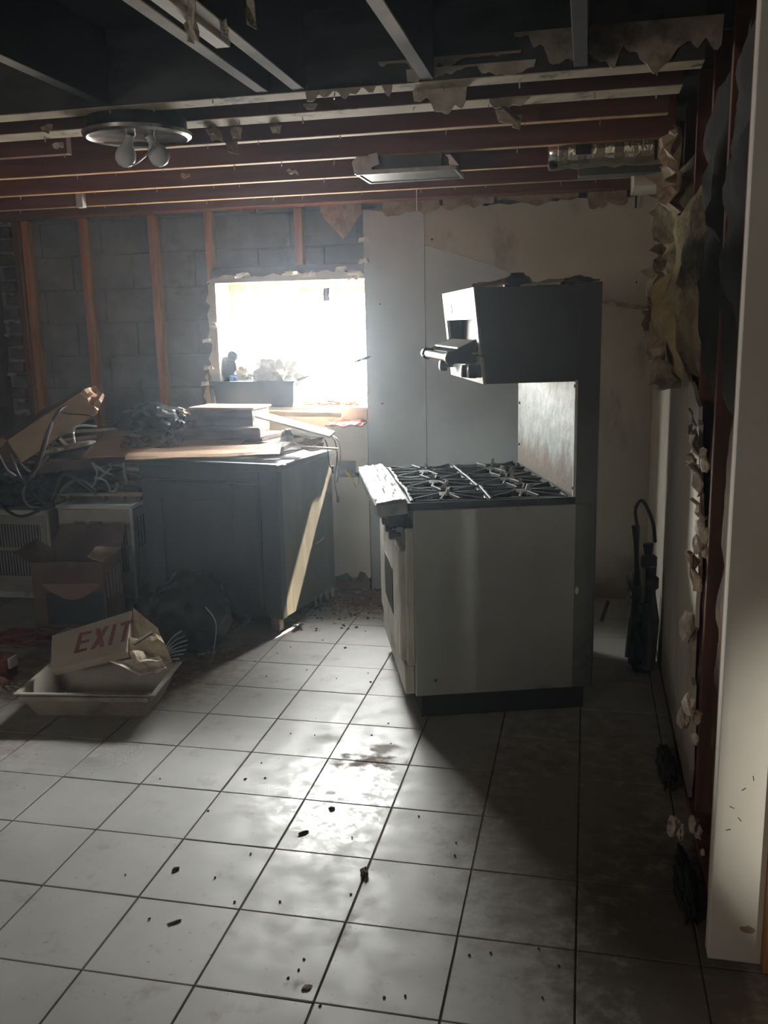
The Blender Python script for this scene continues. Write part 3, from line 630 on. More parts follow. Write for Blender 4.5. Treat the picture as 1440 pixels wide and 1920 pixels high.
# ---- ceiling
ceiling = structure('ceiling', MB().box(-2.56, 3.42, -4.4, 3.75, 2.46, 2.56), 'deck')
def joist(x0, x1, y0, y1, z0=ZC, z1=2.46, mats=('joist', 'joist_edge'), name='joist', sl=0, nails=True):
    mb = MB().box(x0, x1, y0, y1, z0, z1, .002)
    for f in mb.bm.faces:
        if f.calc_center_median().z < z0 + .003: f.material_index = 1
    o = mb.build(name, list(mats), ceiling)
    if nails:
        nb = MB(); n = int((x1 - x0) / .24)
        for i in range(n):
            x = x0 + (x1 - x0) * (i + rnd.random()) / n; y = rnd.uniform(y0 + .006, y1 - .006)
            nb.tube([(x, y, z0 + .01), (x + rnd.uniform(-.004, .004), y + rnd.uniform(-.004, .004), z0 - rnd.uniform(.008, .022))], .0022, 5)
        nb.build('nail', 'dull_metal', o, kind='stuff')
    return o
joist(-2.43, 1.50, .90, .985, ZC - .005, mats=('header_grey', 'edge_pale'), name='header_beam')
joist(-2.43, 1.47, 1.175, 1.285, mats=('joist', 'edge_pale'))
joist(-.52, 1.46, 1.548, 1.586); joist(-2.43, -.75, 1.548, 1.586, mats=('joist', 'joist'))
joist(-2.43, 1.52, 1.985, 2.023)
joist(-2.43, .33, 2.46, 2.498); joist(.62, 1.52, 2.46, 2.498)
joist(-2.43, 1.42, 2.94, 2.978); joist(-2.43, 1.52, 3.30, 3.44, ZC + .002, mats=('joist', 'joist'), name='rim_joist')
MB().box(-1.51, -1.47, 2.90, 2.94, ZC - .01, ZC + .09, .002).build('blocking', 'white_paint', ceiling)
MB().box(.60, .64, 2.02, 2.46, ZC + .02, 2.46, .002).build('blocking', 'stud_dark', ceiling)
def joist_y(x0, x1, y0, y1, z0=ZC, mats=('joist', 'edge_pale'), name='joist'):
    mb = MB().box(x0, x1, y0, y1, z0, 2.46, .002)
    for f in mb.bm.faces:
        if f.calc_center_median().z < z0 + .003: f.material_index = 1
    return mb.build(name, list(mats), ceiling)
def joist_fade():
    mt, nt, b = new_mat('edge_fade')
    g = N(nt, 'ShaderNodeNewGeometry').outputs['Position']
    c = mixcol(nt, ramp(nt, noise_(nt, g, 7), .3, .7), (.50, .47, .40), (.36, .33, .28))
    sep = N(nt, 'ShaderNodeSeparateXYZ'); nt.links.new(g, sep.inputs[0])
    h = math_(nt, 'ADD', sep.outputs[1], math_(nt, 'MULTIPLY', noise_(nt, g, 4, 5), .25))
    nt.links.new(mixcol(nt, ramp(nt, h, .50, .75), c, (.014, .013, .014)), b.inputs['Base Color']); b.inputs['Roughness'].default_value = .8   # darker toward the header
joist_fade()
for xc in (-2.05, -1.65, -1.24, -.83, -.23, .275, .76, 1.18):
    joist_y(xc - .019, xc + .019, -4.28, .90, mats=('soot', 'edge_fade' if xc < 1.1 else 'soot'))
joist_y(.365, .403, -4.28, .90, mats=('soot', 'edge_fade'))
MB().box(.328, .366, -.6, .415, ZC - .012, 2.46, .002).build('sistered_joist', ['drywall_clean'], ceiling)
# ragged drywall left on the header and on the joists
M('drywall_sooty', (0.55, 0.48, 0.37), (0.38, 0.33, 0.26), rough=.85, scale=6, world=True, dirt=(.09, .075, .06), dlo=.5, dhi=.72, dscale=5)
def scrap_under(x0, x1, y, zt, drop, n, seed, mat='gypsum', name='drywall_scrap'):
    rr = random.Random(seed)
    n *= 4; low = []
    for i in range(n):
        t = (i + .5) / n; h = .45 + .9 * noise.noise(Vector((t * (x1 - x0) * 9, seed * 3.3, 0))) + .35 * noise.noise(Vector((t * (x1 - x0) * 38, seed, 5)))
        low.append((x1 + (x0 - x1) * t + rr.uniform(-.002, .002), zt - drop * min(1.1, max(.08, h))))
    return MB().prism([(x0, zt), (x1, zt)] + low, .007, XZ(y)).build(name, mat, ceiling)
scrap_under(.70, 1.06, .893, ZC + .03, .055, 12, 1); scrap_under(.62, 1.02, .889, ZC + .055, .075, 14, 2, 'drywall_sooty'); scrap_under(1.0, 1.54, .887, ZC + .10, .12, 16, 6, 'drywall_sooty')
scrap_under(.40, .66, .90, ZC + .01, .075, 8, 3); scrap_under(.70, .86, .985, ZC + .0, .075, 6, 4); scrap_under(.9, 1.2, 1.19, ZC + .02, .05, 10, 9, 'gypsum')
for k, (px, py, dz) in enumerate(((85, 235, .03), (440, 240, .04), (432, 265, .05), (515, 235, .03), (395, 240, .03), (940, 205, .05), (965, 215, .05), (105, 268, .02), (400, 245, .04), (580, 195, .02), (345, 505 - 180, .02), (545, 320, .015))):
    p = on_z(px, py, ZC - .004)
    MB().sheet([p + Vector((-.02, 0, 0)), p + Vector((.025, .004, 0)), p + Vector((.018 + .01 * (k % 3), -.012, -dz)), p + Vector((-.006, -.01, -dz * .8))], 3, 3, .02, .004, k + 21, 3).build('paper_scrap', 'gypsum' if k % 2 else 'paper_torn', ceiling)
for k, (px, py, s) in enumerate(((352, 40, .05), (358, 12, .07), (468, 10, .05), (418, 55, .02))):
    p = on_z(px, py, ZC - .015); MB().sheet([p + Vector((-.008, 0, .02)), p + Vector((.01, 0, .02)), p + Vector((.016, -.01, -s)), p + Vector((.0, -.01, -s * .9))], 2, 4, .02, .003, k + 60, 3).build('paper_strip', 'gypsum', ceiling)
# haze box
hz = structure('haze', MB().box(-2.42, 1.56, -4.27, 3.43, .001, 2.455), 'haze'); hz['kind'] = 'stuff'; hz['label'] = 'thin smoky haze hanging through the whole gutted room'; hz['category'] = 'haze'

# ================================================================ GAS RANGE with overhead broiler
gr = thing('gas_range', 'tall grey six-burner gas range with black iron grates and overhead broiler', 'range', (.548, 1.604, 0), R(18))
UD, UB, VW = .665, .755, .92          # front-to-riser depth, total depth, width
mb = MB().box(0.02, UB - .004, .0, VW, .10, .872, .004)
mb.box(.02, .05, .01, VW - .01, .10, .872, .002)
mb.build('body', 'enamel_grey', gr)
MB().box(.045, UB - .03, .022, VW - .03, .0, .105, .003).build('plinth', 'soot', gr)  # black block stands in for the shade under the range
d = MB().box(-.034, .02, .055, VW - .055, .235, .70, .006).build('oven_door', 'aged_white', gr)
MB().box(-.037, -.034, .30, VW - .30, .36, .56, .001).build('door_glass', 'black_plastic', d)
MB().box(-.022, .02, .02, VW - .02, .105, .228, .004).build('kick_panel', 'aged_white', gr)
MB().box(-.012, .02, .0, .05, .235, .80, .003).build('front_stile', 'aged_white', gr)
MB().box(-.012, .02, VW - .05, VW, .235, .80, .003).build('front_stile', 'aged_white', gr)
MB().box(-.02, .02, .012, VW - .012, .71, .80, .003).build('burner_panel', 'enamel_dark', gr)
for k in range(6):
    v = .10 + k * (VW - .2) / 5
    MB().lathe([(.009, 0), (.009, .018), (.022, .02), (.020, .045), (.014, .048)], 12, Matrix.Translation((-.02, v, .755)) @ Matrix.Rotation(R(-90), 4, 'Y')).build('valve_knob', 'black_plastic', gr, smooth=True)
# bullnose front rail, crusted foil on top
T = Matrix.Translation((-.004, 0, .915)) @ Matrix.Rotation(R(-6), 4, 'Y')
bn = MB().box(-.125, .0, -.004, VW + .004, -.055, -.001, .006, T).build('front_rail', 'dull_metal', gr)
T2 = Matrix.Translation((-.004, 0, .916)) @ Matrix.Rotation(R(-6), 4, 'Y')
q = [T2 @ Vector(p) for p in ((-.122, 0.0, .003), (-.006, 0.0, .003), (-.006, VW, .003), (-.122, VW, .003))]
MB().sheet(q, 10, 40, .010, .004, 3, 9).build('foil_liner', 'foil_crust', bn)
MB().box(-.075, .0, .035, .075, .80, .862, .003).build('rail_bracket', 'black_metal', gr)
MB().box(-.075, .0, VW - .075, VW - .035, .80, .862, .003).build('rail_bracket', 'black_metal', gr)
# cooktop tray, burners, grates
mb = MB().box(.0, UD, .0, VW, .872, .880).box(.0, UD, .0, .012, .880, .900).box(.0, UD, VW - .012, VW, .880, .900).box(.0, .012, .012, VW - .012, .880, .896)
mb.build('cooktop', 'black_metal', gr)
gu, gv = (UD - .03) / 2, (VW - .03) / 3
def grate_mesh():
    mb = MB(); a, b = gu / 2 - .003, gv / 2 - .003; t = .006; z0, z1 = .0, .016
    mb.box(-a, a, -b, -b + 2 * t, z0, z1, .002).box(-a, a, b - 2 * t, b, z0, z1, .002).box(-a, -a + 2 * t, -b, b, z0, z1, .002).box(a - 2 * t, a, -b, b, z0, z1, .002)
    for k in range(12):
        an = k * math.pi / 6 + .26; c, s = math.cos(an), math.sin(an)
        L = min(a / max(abs(c), 1e-6), b / max(abs(s), 1e-6)) - .004
        mb.box(.045, L, -.004, .004, .002, .021 + (.004 if k % 2 else 0), .0015, Matrix.Rotation(an, 4, 'Z'))
    for k in range(16):
        a0 = 2 * math.pi * k / 16; a1 = 2 * math.pi * (k + 1) / 16; r_ = .085
        mb.tube([(r_ * math.cos(a0), r_ * math.sin(a0), .010), (r_ * math.cos(a1), r_ * math.sin(a1), .010)], .004, 5)
    return mb.mesh('grate', 'cast_iron')
def burner_mesh():
    return MB().lathe([(.02, 0), (.036, .006), (.044, .016), (.042, .022), (.03, .026), (.012, .025)], 18).mesh('burner', 'cast_iron', True)
gm, bmh = grate_mesh(), burner_mesh()
for iu in range(2):
    for iv in range(3):
        cu, cv = .015 + gu * (iu + .5), .015 + gv * (iv + .5)
        o = inst('grate', gm, gr, (cu, cv, .888), (rnd.uniform(-.012, .012), rnd.uniform(-.02, .02), rnd.uniform(-.05, .05)))
        inst('burner', bmh, gr, (cu, cv, .880))
# pale porcelain tips standing up between the grates
for k, (px, py) in enumerate(((808, 881), (838, 906), (833, 912), (812, 893), (925, 864), (942, 877), (958, 880), (960, 892), (976, 903), (990, 914), (772, 912), (840, 922), (800, 872))):
    p = on_z(px, py + 4, .905); T = gr.matrix_world
    lc = Matrix.Rotation(R(-18), 4, 'Z') @ (p - Vector((.548, 1.604, 0)))
    MB().prism([(-.012, 0), (.010, 0), (.012, .010), (.004, .012), (.006, .026), (-.004, .030), (-.010, .014)], .014, Matrix.Translation((lc.x, lc.y, .898)) @ Matrix.Rotation(rnd.uniform(-1.2, .6), 4, 'Z') @ XZ(-.007)).build('igniter_tip', 'pale_deposit', gr)
# riser / flue back
mb = MB().box(UD, UB, 0, VW, .10, 1.725, .003)
mb.build('backguard', 'enamel_dark', gr)  # darker enamel paints in the shade on the riser side
MB().box(UD - .006, UD, .006, VW - .006, .905, 1.352, .001).build('flue_panel', 'flue_panel', gr)
MB().box(UD - .009, UD + .002, -.002, .012, .90, 1.358, .001).build('flue_trim', 'enamel_white', gr)
for (v, z) in ((.006, 1.335), (.006, .935), (.30, 1.34), (.60, 1.34), (.88, 1.0), (.88, 1.2)):
    MB().lathe([(.007, 0), (.006, .003), (.003, .004)], 8, Matrix.Translation((UD - .008, v, z)) @ Matrix.Rotation(R(-90), 4, 'Y')).build('screw', 'black_metal', gr)
# overhead broiler box, slanted front
HB, HT, HV = 1.352, 1.712, .72
prof = [(.300, HB), (UD, HB), (UD, HT), (.262, HT)]
mb = MB().prism([(p[0], p[1]) for p in prof], .012, XZ(0)); mb.prism([(p[0], p[1]) for p in prof], .012, XZ(HV - .012))
mb.prism([(.262, HT), (UD, HT), (UD, HT - .012), (.264, HT - .012)], HV - .024, XZ(.012)); mb.prism([(.300, HB), (UD, HB), (UD, HB + .012), (.299, HB + .012)], HV - .024, XZ(.012))
bx = mb.build('broiler_box', 'enamel_dark', gr)
def fr(zz): return .300 - (zz - HB) / (HT - HB) * .038
def front_plate(v0, v1, z0, z1, out=.0, th=.012):
    return MB().prism([(fr(z0) - out, z0), (fr(z1) - out, z1), (fr(z1) - out + th, z1), (fr(z0) - out + th, z0)], v1 - v0, XZ(v0))
front_plate(0, HV, 1.595, HT, .004).build('fascia', 'enamel_white', bx)
front_plate(HV - .045, HV, 1.40, 1.595, .004).build('fascia', 'enamel_white', bx)
front_plate(0, .035, 1.46, 1.595, .004).build('fascia', 'enamel_white', bx)
front_plate(0, HV, HB, 1.455, .004).build('fascia', 'enamel_white', bx)
front_plate(HV - .21, HV - .17, 1.62, 1.665, .006, .004).build('vent_slot', 'black_metal', bx)
for k in range(4): front_plate(HV - .15 + .012 * k, HV - .145 + .012 * k, 1.625, 1.66, .0055, .004).build('rating_mark', 'dull_metal', bx)
MB().box(.34, .35, .04, HV - .04, 1.42, 1.60).build('burner_screen', 'black_metal', bx)
MB().box(.27, .60, .06, HV - .06, 1.462, 1.470, .001).build('broiler_rack', 'wood_pale', bx)
# pull-out carriage: sloping plate, side cheeks, cross bar
MB().prism([(fr(1.51) - .0, 1.516), (fr(1.51) - .07, 1.490), (fr(1.51) - .07, 1.484), (fr(1.51) - .0, 1.506)], HV - .16, XZ(.09)).build('drip_plate', 'enamel_white', bx)
for v in (.075, HV - .09):
    MB().prism([(fr(1.50), 1.520), (fr(1.50) - .115, 1.465), (fr(1.50) - .125, 1.445), (fr(1.50) - .08, 1.432), (fr(1.45), 1.432)], .012, XZ(v)).build('carriage_arm', 'black_metal', bx)
MB().tube([(.180, .05, 1.452), (.180, HV - .03, 1.452)], .018, 14).build('carriage_handle', 'black_metal', bx, smooth=True)
for v in (.04, HV - .05):
    MB().tube([(.180, v - .012, 1.452), (.180, v + .026, 1.452)], .026, 16).build('handle_knob', 'black_plastic', bx, smooth=True)
MB().prism([(fr(1.48), 1.486), (fr(1.48) - .085, 1.470), (fr(1.45) - .085, 1.428), (fr(1.45), 1.424)], HV - .2, XZ(.1)).build('grease_tray', 'black_metal', bx)
for (v, u) in ((HV - .07, .03), (.09, .035), (.03, .02)):
    MB().lathe([(.010, 0), (.010, u), (.026, u + .002), (.024, u + .03), (.016, u + .034)], 14, Matrix.Translation((fr(1.385) - .002, v, 1.398)) @ Matrix.Rotation(R(-90), 4, 'Y')).build('control_knob', 'black_plastic', bx, smooth=True)
MB().box(fr(1.39) - .05, fr(1.39), .02, .12, 1.375, 1.425, .004).build('valve_block', 'black_metal', bx)
# pale worn spot and small sticker on the side
MB().blob((.68, -.001, .515), (.009, .0012, .016), 1, .3, 2, 4).build('paint_chip', 'white_paint', gr)
MB().blob((.10, -.001, .165), (.007, .001, .007), 1, .4, 2, 5).build('rust_spot', 'debris', gr)
# things lying on top of the broiler
def RW(u, v, z):
    c, s = math.cos(R(18)), math.sin(R(18)); return Vector((.548 + u * c - v * s, 1.604 + u * s + v * c, z))
mb = MB().lathe([(.0, 0), (.055, .0), (.058, .02), (.05, .04), (.03, .05), (.028, .058), (0, .06)], 18, Matrix.Translation(RW(.47, .18, 1.712)))
single(mb, 'round_stopper', 'black_plastic', 'black round stopper lying on top of the range broiler', 'stopper', smooth=True)
for k, (u, v, s, r_, mt_, lb) in enumerate(((.34, .10, .07, 10, 'paper_torn', 'brown torn paper scrap near the front of the broiler top'), (.56, .12, .09, -20, 'gypsum', 'pale drywall fragment between the black stopper and the flue on the broiler'), (.60, .22, .10, 15, 'cardboard', 'tan drywall piece behind the pale fragment on the broiler top'))):
    c = RW(u, v, 1.714)
    a = R(r_)
    q = [c + Vector((math.cos(a) * x - math.sin(a) * y, math.sin(a) * x + math.cos(a) * y, z)) for x, y, z in ((-s, -s * .6, .004), (s, -s * .6, .008), (s * .9, s * .6, .03), (-s * .8, s * .5, .012))]
    single(MB().sheet(q, 6, 4, .012, .008, k + 5, 3), 'drywall_fragment', mt_, lb, 'debris')
q = [RW(u, v, z) for u, v, z in ((.62, .02, 1.727), (.75, .02, 1.727), (.73, .20, 1.758), (.60, .18, 1.735))]
single(MB().sheet(q, 5, 4, .012, .006, 9, 3), 'sheet_metal_offcut', 'enamel_dark', 'dark bent metal offcut on the flue top of the range', 'metal scrap')

# ================================================================ STORAGE CABINET
CA = R(-11); CO = Vector((-.318, 2.562, 0))
cb = thing('storage_cabinet', 'dark grey cabinet with a framed panel door, piled with boards under the window', 'cabinet', CO, CA)
W, D = .86, .62
MB().box(-W, -.006, .004, D, .075, .862, .003).build('body', 'cabinet_grey', cb)
MB().box(-.006, .0, .045, D, .075, .862, .002).build('side_panel', 'cabinet_side', cb)
MB().box(-.10, .004, -.006, .045, .072, .862, .004).build('corner_post', 'cabinet_grey', cb)
d = MB().box(-W + .03, -.108, -.020, .004, .13, .79, .004).build('door', 'cabinet_grey', cb)
for (a, b, c, e) in ((-W + .03, -W + .15, .13, .79), (-.255, -.108, .13, .79)): MB().box(a, b, -.034, -.020, c, e, .003).build('door_stile', 'cabinet_grey', d)
for (c, e) in ((.13, .22), (.69, .79)): MB().box(-W + .15, -.255, -.034, -.020, c, e, .003).build('door_rail', 'cabinet_grey', d)
MB().box(-W, -.10, -.010, .004, .80, .862, .003).build('top_rail', 'cabinet_grey', cb)
MB().box(-W, -.10, -.004, .004, .075, .125, .003).build('bottom_rail', 'cabinet_grey', cb)
MB().box(-W - .03, .02, -.03, D + .02, .862, .900, .005).build('worktop', 'cabinet_grey', cb)
for (u, v) in ((-.055, .03), (-W + .05, .04), (-.06, D - .05), (-W + .05, D - .05)):
    MB().box(u - .028, u + .028, v - .022, v + .022, 0, .078, .003).build('leg', 'wood_grey' if u > -.058 else 'black_metal', cb)
MB().tube([(.003, .395, .395), (.012, .41, .40), (.012, .46, .41), (.003, .475, .415)], .004, 6).build('side_handle', 'dull_metal', cb)
for k, (v, s) in enumerate(((.36, .03), (.42, .035), (.50, .04), (.57, .045))):
    MB().sheet([(.003, v - s * .5, .085), (.004, v + s * .5, .09), (.008, v + s * .35, .045), (.006, v - s * .3, .035)], 3, 3, .012, .003, k, 3).build('torn_laminate', 'dull_metal', cb)
def CW(x, y, z):
    c, s = math.cos(CA), math.sin(CA); return Vector((CO.x + x * c - y * s, CO.y + x * s + y * c, z))
# dark junk under the cabinet and a pale bent piece
single(MB().sheet([CW(.02, .06, .012), CW(.05, .02, .03), CW(.06, .10, .03), CW(.02, .14, .01)], 5, 5, .02, .004, 2, 3), 'bent_foil_scrap', 'dull_metal', 'bent shiny scrap on the floor beside the cabinet leg', 'metal scrap')
single(MB().tube(curve_pts([on_z(425, 1138, .12), on_z(436, 1158, .05), on_z(450, 1172, .012), on_z(466, 1165, .012), on_z(472, 1150, .04)]), .003, 5), 'thin_lead', 'cable_white', 'thin white cord drooping in front of the dark cabinet door', 'cord')

# ================================================================ PILE ON THE CABINET
def flat(name, mat, label, cat, pix, z, th, seed=0, amt=.004, group=None, mats=None, dz=(0, 0, 0, 0), nu=8, nv=4):
    q = [on_z(p[0], p[1], z + dz[i] + th / 2) for i, p in enumerate(pix)]
    return single(MB().sheet(q, nu, nv, amt, th, seed, 3), name, mat, label, cat, group)
def flat2(name, mat, label, cat, pix, th, seed=0, amt=.006, nu=9, nv=5, freq=3):
    return single(MB().sheet([on_y(*c) for c in pix], nu, nv, amt, th, seed, freq), name, mat, label, cat)
# scorched boards forming the base of the heap
for k, (x0_, x1_, y0_, y1_, z_, r_, mt_, lb) in enumerate(((-1.06, -.36, 2.88, 3.20, .902, -11, 'wood_grey', 'lowest scorched board lying flat on the cabinet top'), (-1.02, -.44, 2.96, 3.22, .934, -8, 'cardboard_dark', 'middle scorched board of the stack on the cabinet top'), (-1.00, -.50, 3.00, 3.24, .966, -12, 'wood_grey', 'top scorched board, right under the grey carton'))):
    T = Matrix.Translation(((x0_ + x1_) / 2, (y0_ + y1_) / 2, z_)) @ Matrix.Rotation(R(r_), 4, 'Z')
    single(MB().box(-(x1_ - x0_) / 2, (x1_ - x0_) / 2, -(y1_ - y0_) / 2, (y1_ - y0_) / 2, 0, .03, .002, T), 'scorched_board', mt_, lb, 'board')
flat2('cardboard_sheet', 'cardboard', 'wide brown cardboard sheet drooping off the left end of the cabinet top', 'cardboard', ((150, 858, 2.76), (420, 850, 2.80), (480, 812, 3.0), (205, 806, 3.05)), .006, 1, .014)
flat2('cardboard_sheet', 'cardboard', 'long narrow cardboard strip along the front edge of the cabinet top', 'cardboard', ((234, 862, 2.68), (524, 853, 2.64), (528, 832, 2.80), (245, 840, 2.84)), .006, 2, .010)
flat2('debris_sheet', 'dirt_brown', 'shredded brown debris layer in front of the dark plank', 'debris', ((225, 838, 2.84), (330, 838, 2.84), (352, 816, 2.95), (228, 818, 2.95)), .006, 17, .05, 20, 8, 9)
c_ = on_y(332, 827, 2.92); d_ = on_y(488, 824, 2.90)
single(stick(c_ + Vector((0, .05, .033)), d_ + Vector((0, .05, .033)), .10, .062), 'plank_offcut', 'wood_grey', 'thick dark plank offcut lying in front of the grey carton', 'plank')
a_ = on_y(357, 799, 3.04); b_ = on_y(474, 801, 3.0); a_.z = b_.z = 1.0; d_ = b_ - a_
gb = thing('grey_carton', 'low grey carton with a flat lid behind the dark plank', 'box', a_, math.atan2(d_.y, d_.x))
MB().box(0, d_.length, 0, .22, 0, .135, .002).build('carton_body', 'wood_grey', gb); MB().box(-.004, d_.length + .012, -.006, .23, .135, .146, .002).build('lid', 'cardboard', gb)
def bar2(pa, pb, w_, t, name, mat, label, cat, group=None, roll=0):
    return single(stick(on_y(*pa), on_y(*pb), w_, t, roll), name, mat, label, cat, group)
bar2((484, 777, 3.05), (624, 815, 2.86), .055, .014, 'white_trim_board', 'white_paint', 'white trim board slanting down from the grey carton to the right', 'board', roll=R(25))
bar2((484, 774, 3.30), (642, 777, 3.34), .05, .03, 'beige_batten', 'wood_pale', 'pale straight batten lying level in front of the window sill', 'board')
bar2((482, 842, 2.80), (590, 818, 2.98), .085, .012, 'grey_board', 'wood_pale', 'tan board angled behind the cardboard strip at the right of the cabinet', 'board', roll=R(15))
bar2((548, 808, 2.98), (612, 812, 2.98), .06, .05, 'white_block', 'white_paint', 'short whitish board under the slanting trim board', 'board')
bar2((565, 838, 2.82), (634, 842, 2.84), .02, .012, 'thin_lath', 'wood_pale', 'thin pale lath sticking out past the right edge of the cabinet', 'lath')
bar2((490, 868, 2.62), (535, 872, 2.60), .03, .006, 'bright_splinter', 'wood_pale', 'small pale splinter on the right front edge of the worktop', 'splinter')
flat2('crumpled_dark_sheet', 'wood_grey', 'crumpled dark sheet at the right corner of the cabinet top', 'debris', ((520, 850, 2.74), (606, 842, 2.86), (610, 812, 3.02), (530, 806, 3.0)), .006, 14, .05, 7, 7)
single(MB().blob(on_y(540, 806, 2.96), (.022, .016, .008), 2, .3, 2, 3), 'white_crumb', 'paper_white', 'small white crumb below the slanting trim board', 'debris')
# black plastic bag
mb = MB().blob(on_y(287, 790, 3.05), (.20, .12, .105), 4, .32, 2.0, 5, floor=1.02)
single(mb, 'black_bag', 'black_plastic', 'shiny black plastic bag heaped on the left of the cabinet', 'bag', smooth=True)
flat2('crumpled_wrap', 'dull_metal', 'crumpled silver-grey flap folded over the top of the black bag', 'wrap', ((292, 779, 2.93), (336, 786, 2.92), (328, 772, 2.97), (296, 767, 2.97)), .004, 4, .014, 7, 5)
flat2('cream_paper', 'paper_cream', 'cream curl of paper between the black bag and the grey carton', 'paper', ((322, 774, 3.06), (358, 777, 3.03), (352, 766, 3.10), (326, 763, 3.12)), .005, 3, .03, 6, 4)
flat2('dirty_rag', 'dirt_brown', 'dirty brown rag right of the black bag', 'rag', ((330, 815, 2.93), (374, 808, 2.97), (364, 786, 3.02), (338, 794, 3.0)), .006, 7, .05, 6, 6)
# wires hanging at the right corner
for k, (pp, mt_, lb) in enumerate(((((590, 812, 3.0), (622, 818, 2.95), (632, 850, 2.95), (628, 900, 2.95), (633, 935, 2.95)), 'cable_black', 'black wire with a plug end dangling beside the outlet hole'), (((600, 815, 3.0), (612, 830, 2.95), (618, 870, 2.95), (624, 880, 2.95)), 'cable_black', 'short black wire hanging over the cabinet right edge'), (((612, 812, 3.0), (634, 826, 2.97), (638, 862, 2.97), (632, 905, 2.97)), 'cable_grey', 'thin grey wire looping down right of the cabinet'))):
    pts = curve_pts([on_y(a, b, c) for a, b, c in pp]); mb = MB().tube(pts, .0035, 6)
    if k != 2: mb.tube([pts[-1] + Vector((0, 0, .02)), pts[-1] + Vector((.002, 0, -.02))], .008, 6)
    single(mb, 'hanging_wire', mt_, lb, 'wire')
# outlet hole wires
ob = thing('outlet_wires', 'yellow and white wires poking from the outlet hole beside the cabinet', 'wiring', (-.18, YB, .69))
MB().box(-.055, .058, -.002, .05, .0, .10).build('electrical_box', 'enamel_dark', ob)
for pp, mt_ in ((((-.03, .02, .06), (-.01, -.02, .05), (.02, -.03, .02), (.05, -.03, -.01)), 'wire_yellow'), (((-.03, .02, .05), (.0, -.03, .03), (.03, -.03, 0), (.07, -.04, -.06)), 'wire_yellow'), (((.02, .02, .05), (.05, -.03, .02), (.08, -.03, .0), (.075, -.03, -.05)), 'cable_white')):
    MB().tube(curve_pts(pp), .004, 6).build('conductor', mt_, ob)

# ================================================================ ON THE WINDOW SILL
tz = 1.114
tr = thing('black_tray', 'deep black plastic tray standing on the window sill', 'tray', (-.735, YB + .06, tz), 0)
mb = MB(); a, b, h = .255, .10, .148
o_ = [(-a, -b), (a, -b), (a, b), (-a, b)]; i_ = .012
def tray_mesh(a, b, h, th, lip, flare=.03):
    mb = MB(); rings = []
    for (da, z) in ((-flare, 0), (0, h), (lip, h), (lip, h + .006), (-th, h + .006), (-flare - th, th)):
        rings.append([mb.bm.verts.new((sx * (a + da), sy * (b + da), z)) for sx, sy in ((-1, -1), (1, -1), (1, 1), (-1, 1))])
    for i in range(len(rings) - 1):
        for k in range(4): mb.bm.faces.new((rings[i][k], rings[i][(k + 1) % 4], rings[i + 1][(k + 1) % 4], rings[i + 1][k]))
    mb.bm.faces.new(rings[0][::-1]); mb.bm.faces.new(rings[-1])
    return mb
tray_mesh(a, b, h, .006, .012, .012).build('tray_body', 'tray_plastic', tr)
MB().box(a + .004, a + .02, -.03, .03, h - .03, h + .004, .003).build('tray_handle', 'dull_metal', tr)
single(MB().blob((-.615, YB + .07, tz + .17), (.16, .08, .135), 4, .4, 3, 12, floor=tz + .008), 'crumpled_plastic', 'paper_white', 'crumpled white plastic sheet bulging out of the black tray', 'plastic sheet')
for (x, z, r_, lb, yy) in ((-.925, 1.35, .062, 'larger black round dish standing in the black tray', .045), (-.885, 1.415, .034, 'smaller black round cap above the larger dish in the tray', .05)):
    single(MB().lathe([(0, 0), (r_, .0), (r_ * 1.02, .012), (r_ * .8, .02), (0, .021)], 20, Matrix.Translation((x, YB + yy, z)) @ Matrix.Rotation(R(80), 4, 'X')), 'round_dish', 'black_plastic', lb, 'dish', smooth=True)
single(MB().blob((-.93, YB + .06, 1.24), (.05, .04, .075), 3, .3, 2, 6, floor=tz + .01), 'dark_bundle', 'tray_plastic', 'dark bundle under the round dishes in the black tray', 'bundle')
single(MB().blob((-.885, YB + .04, 1.285), (.035, .03, .03), 3, .4, 2, 16), 'blue_cloth', 'blue_cloth', 'scrap of blue cloth at the left inside the black tray', 'cloth')
single(MB().sheet([(-.86, YB + .03, 1.27), (-.77, YB + .05, 1.275), (-.80, YB + .06, 1.36), (-.875, YB + .05, 1.345)], 6, 6, .02, .006, 22, 3), 'folded_paper', 'paper_cream', 'beige folded paper leaning in the black tray', 'paper')
p = on_y(550, 719, YB - .02); q = on_y(706, 664, YB - .10)
sp = thing('long_skewer', 'thin metal skewer with a dark flat tip pointing right from the tray', 'skewer', p)
MB().tube([(0, 0, 0), (q - p) * .78], .003, 6).build('shaft', 'dull_metal', sp); MB().prism([(0, -.005), (.07, -.010), (.11, 0), (.07, .008), (0, .005)], .003, Matrix.Translation((q - p) * .74) @ Matrix.Rotation(-math.asin((q - p).normalized().z), 4, 'Y') @ XZ(0)).build('tip', 'black_metal', sp)
single(MB().prism([(0, 0), (.09, .035), (.12, .05), (.05, .035), (-.01, .012)], .006, Matrix.Translation(on_y(553, 718, YB)) @ XZ(0)), 'metal_clip', 'black_metal', 'small dark metal clip at the right rim of the tray', 'clip')
for k, (x, y, s, mt_, lb) in enumerate(((-.30, .12, .07, 'pink_fluff', 'pinkish insulation tuft on the right of the sill'), (-.16, .10, .06, 'pink_fluff', 'second reddish tuft near the right end of the sill'), (-.42, .13, .06, 'wood_pale', 'tan debris clump mid sill right of the tray'))):
    single(MB().blob((x, YB + y, tz + .012), (s, .04, .022), 3, .7, 3, k + 30, floor=tz), 'sill_debris', mt_, lb, 'debris')
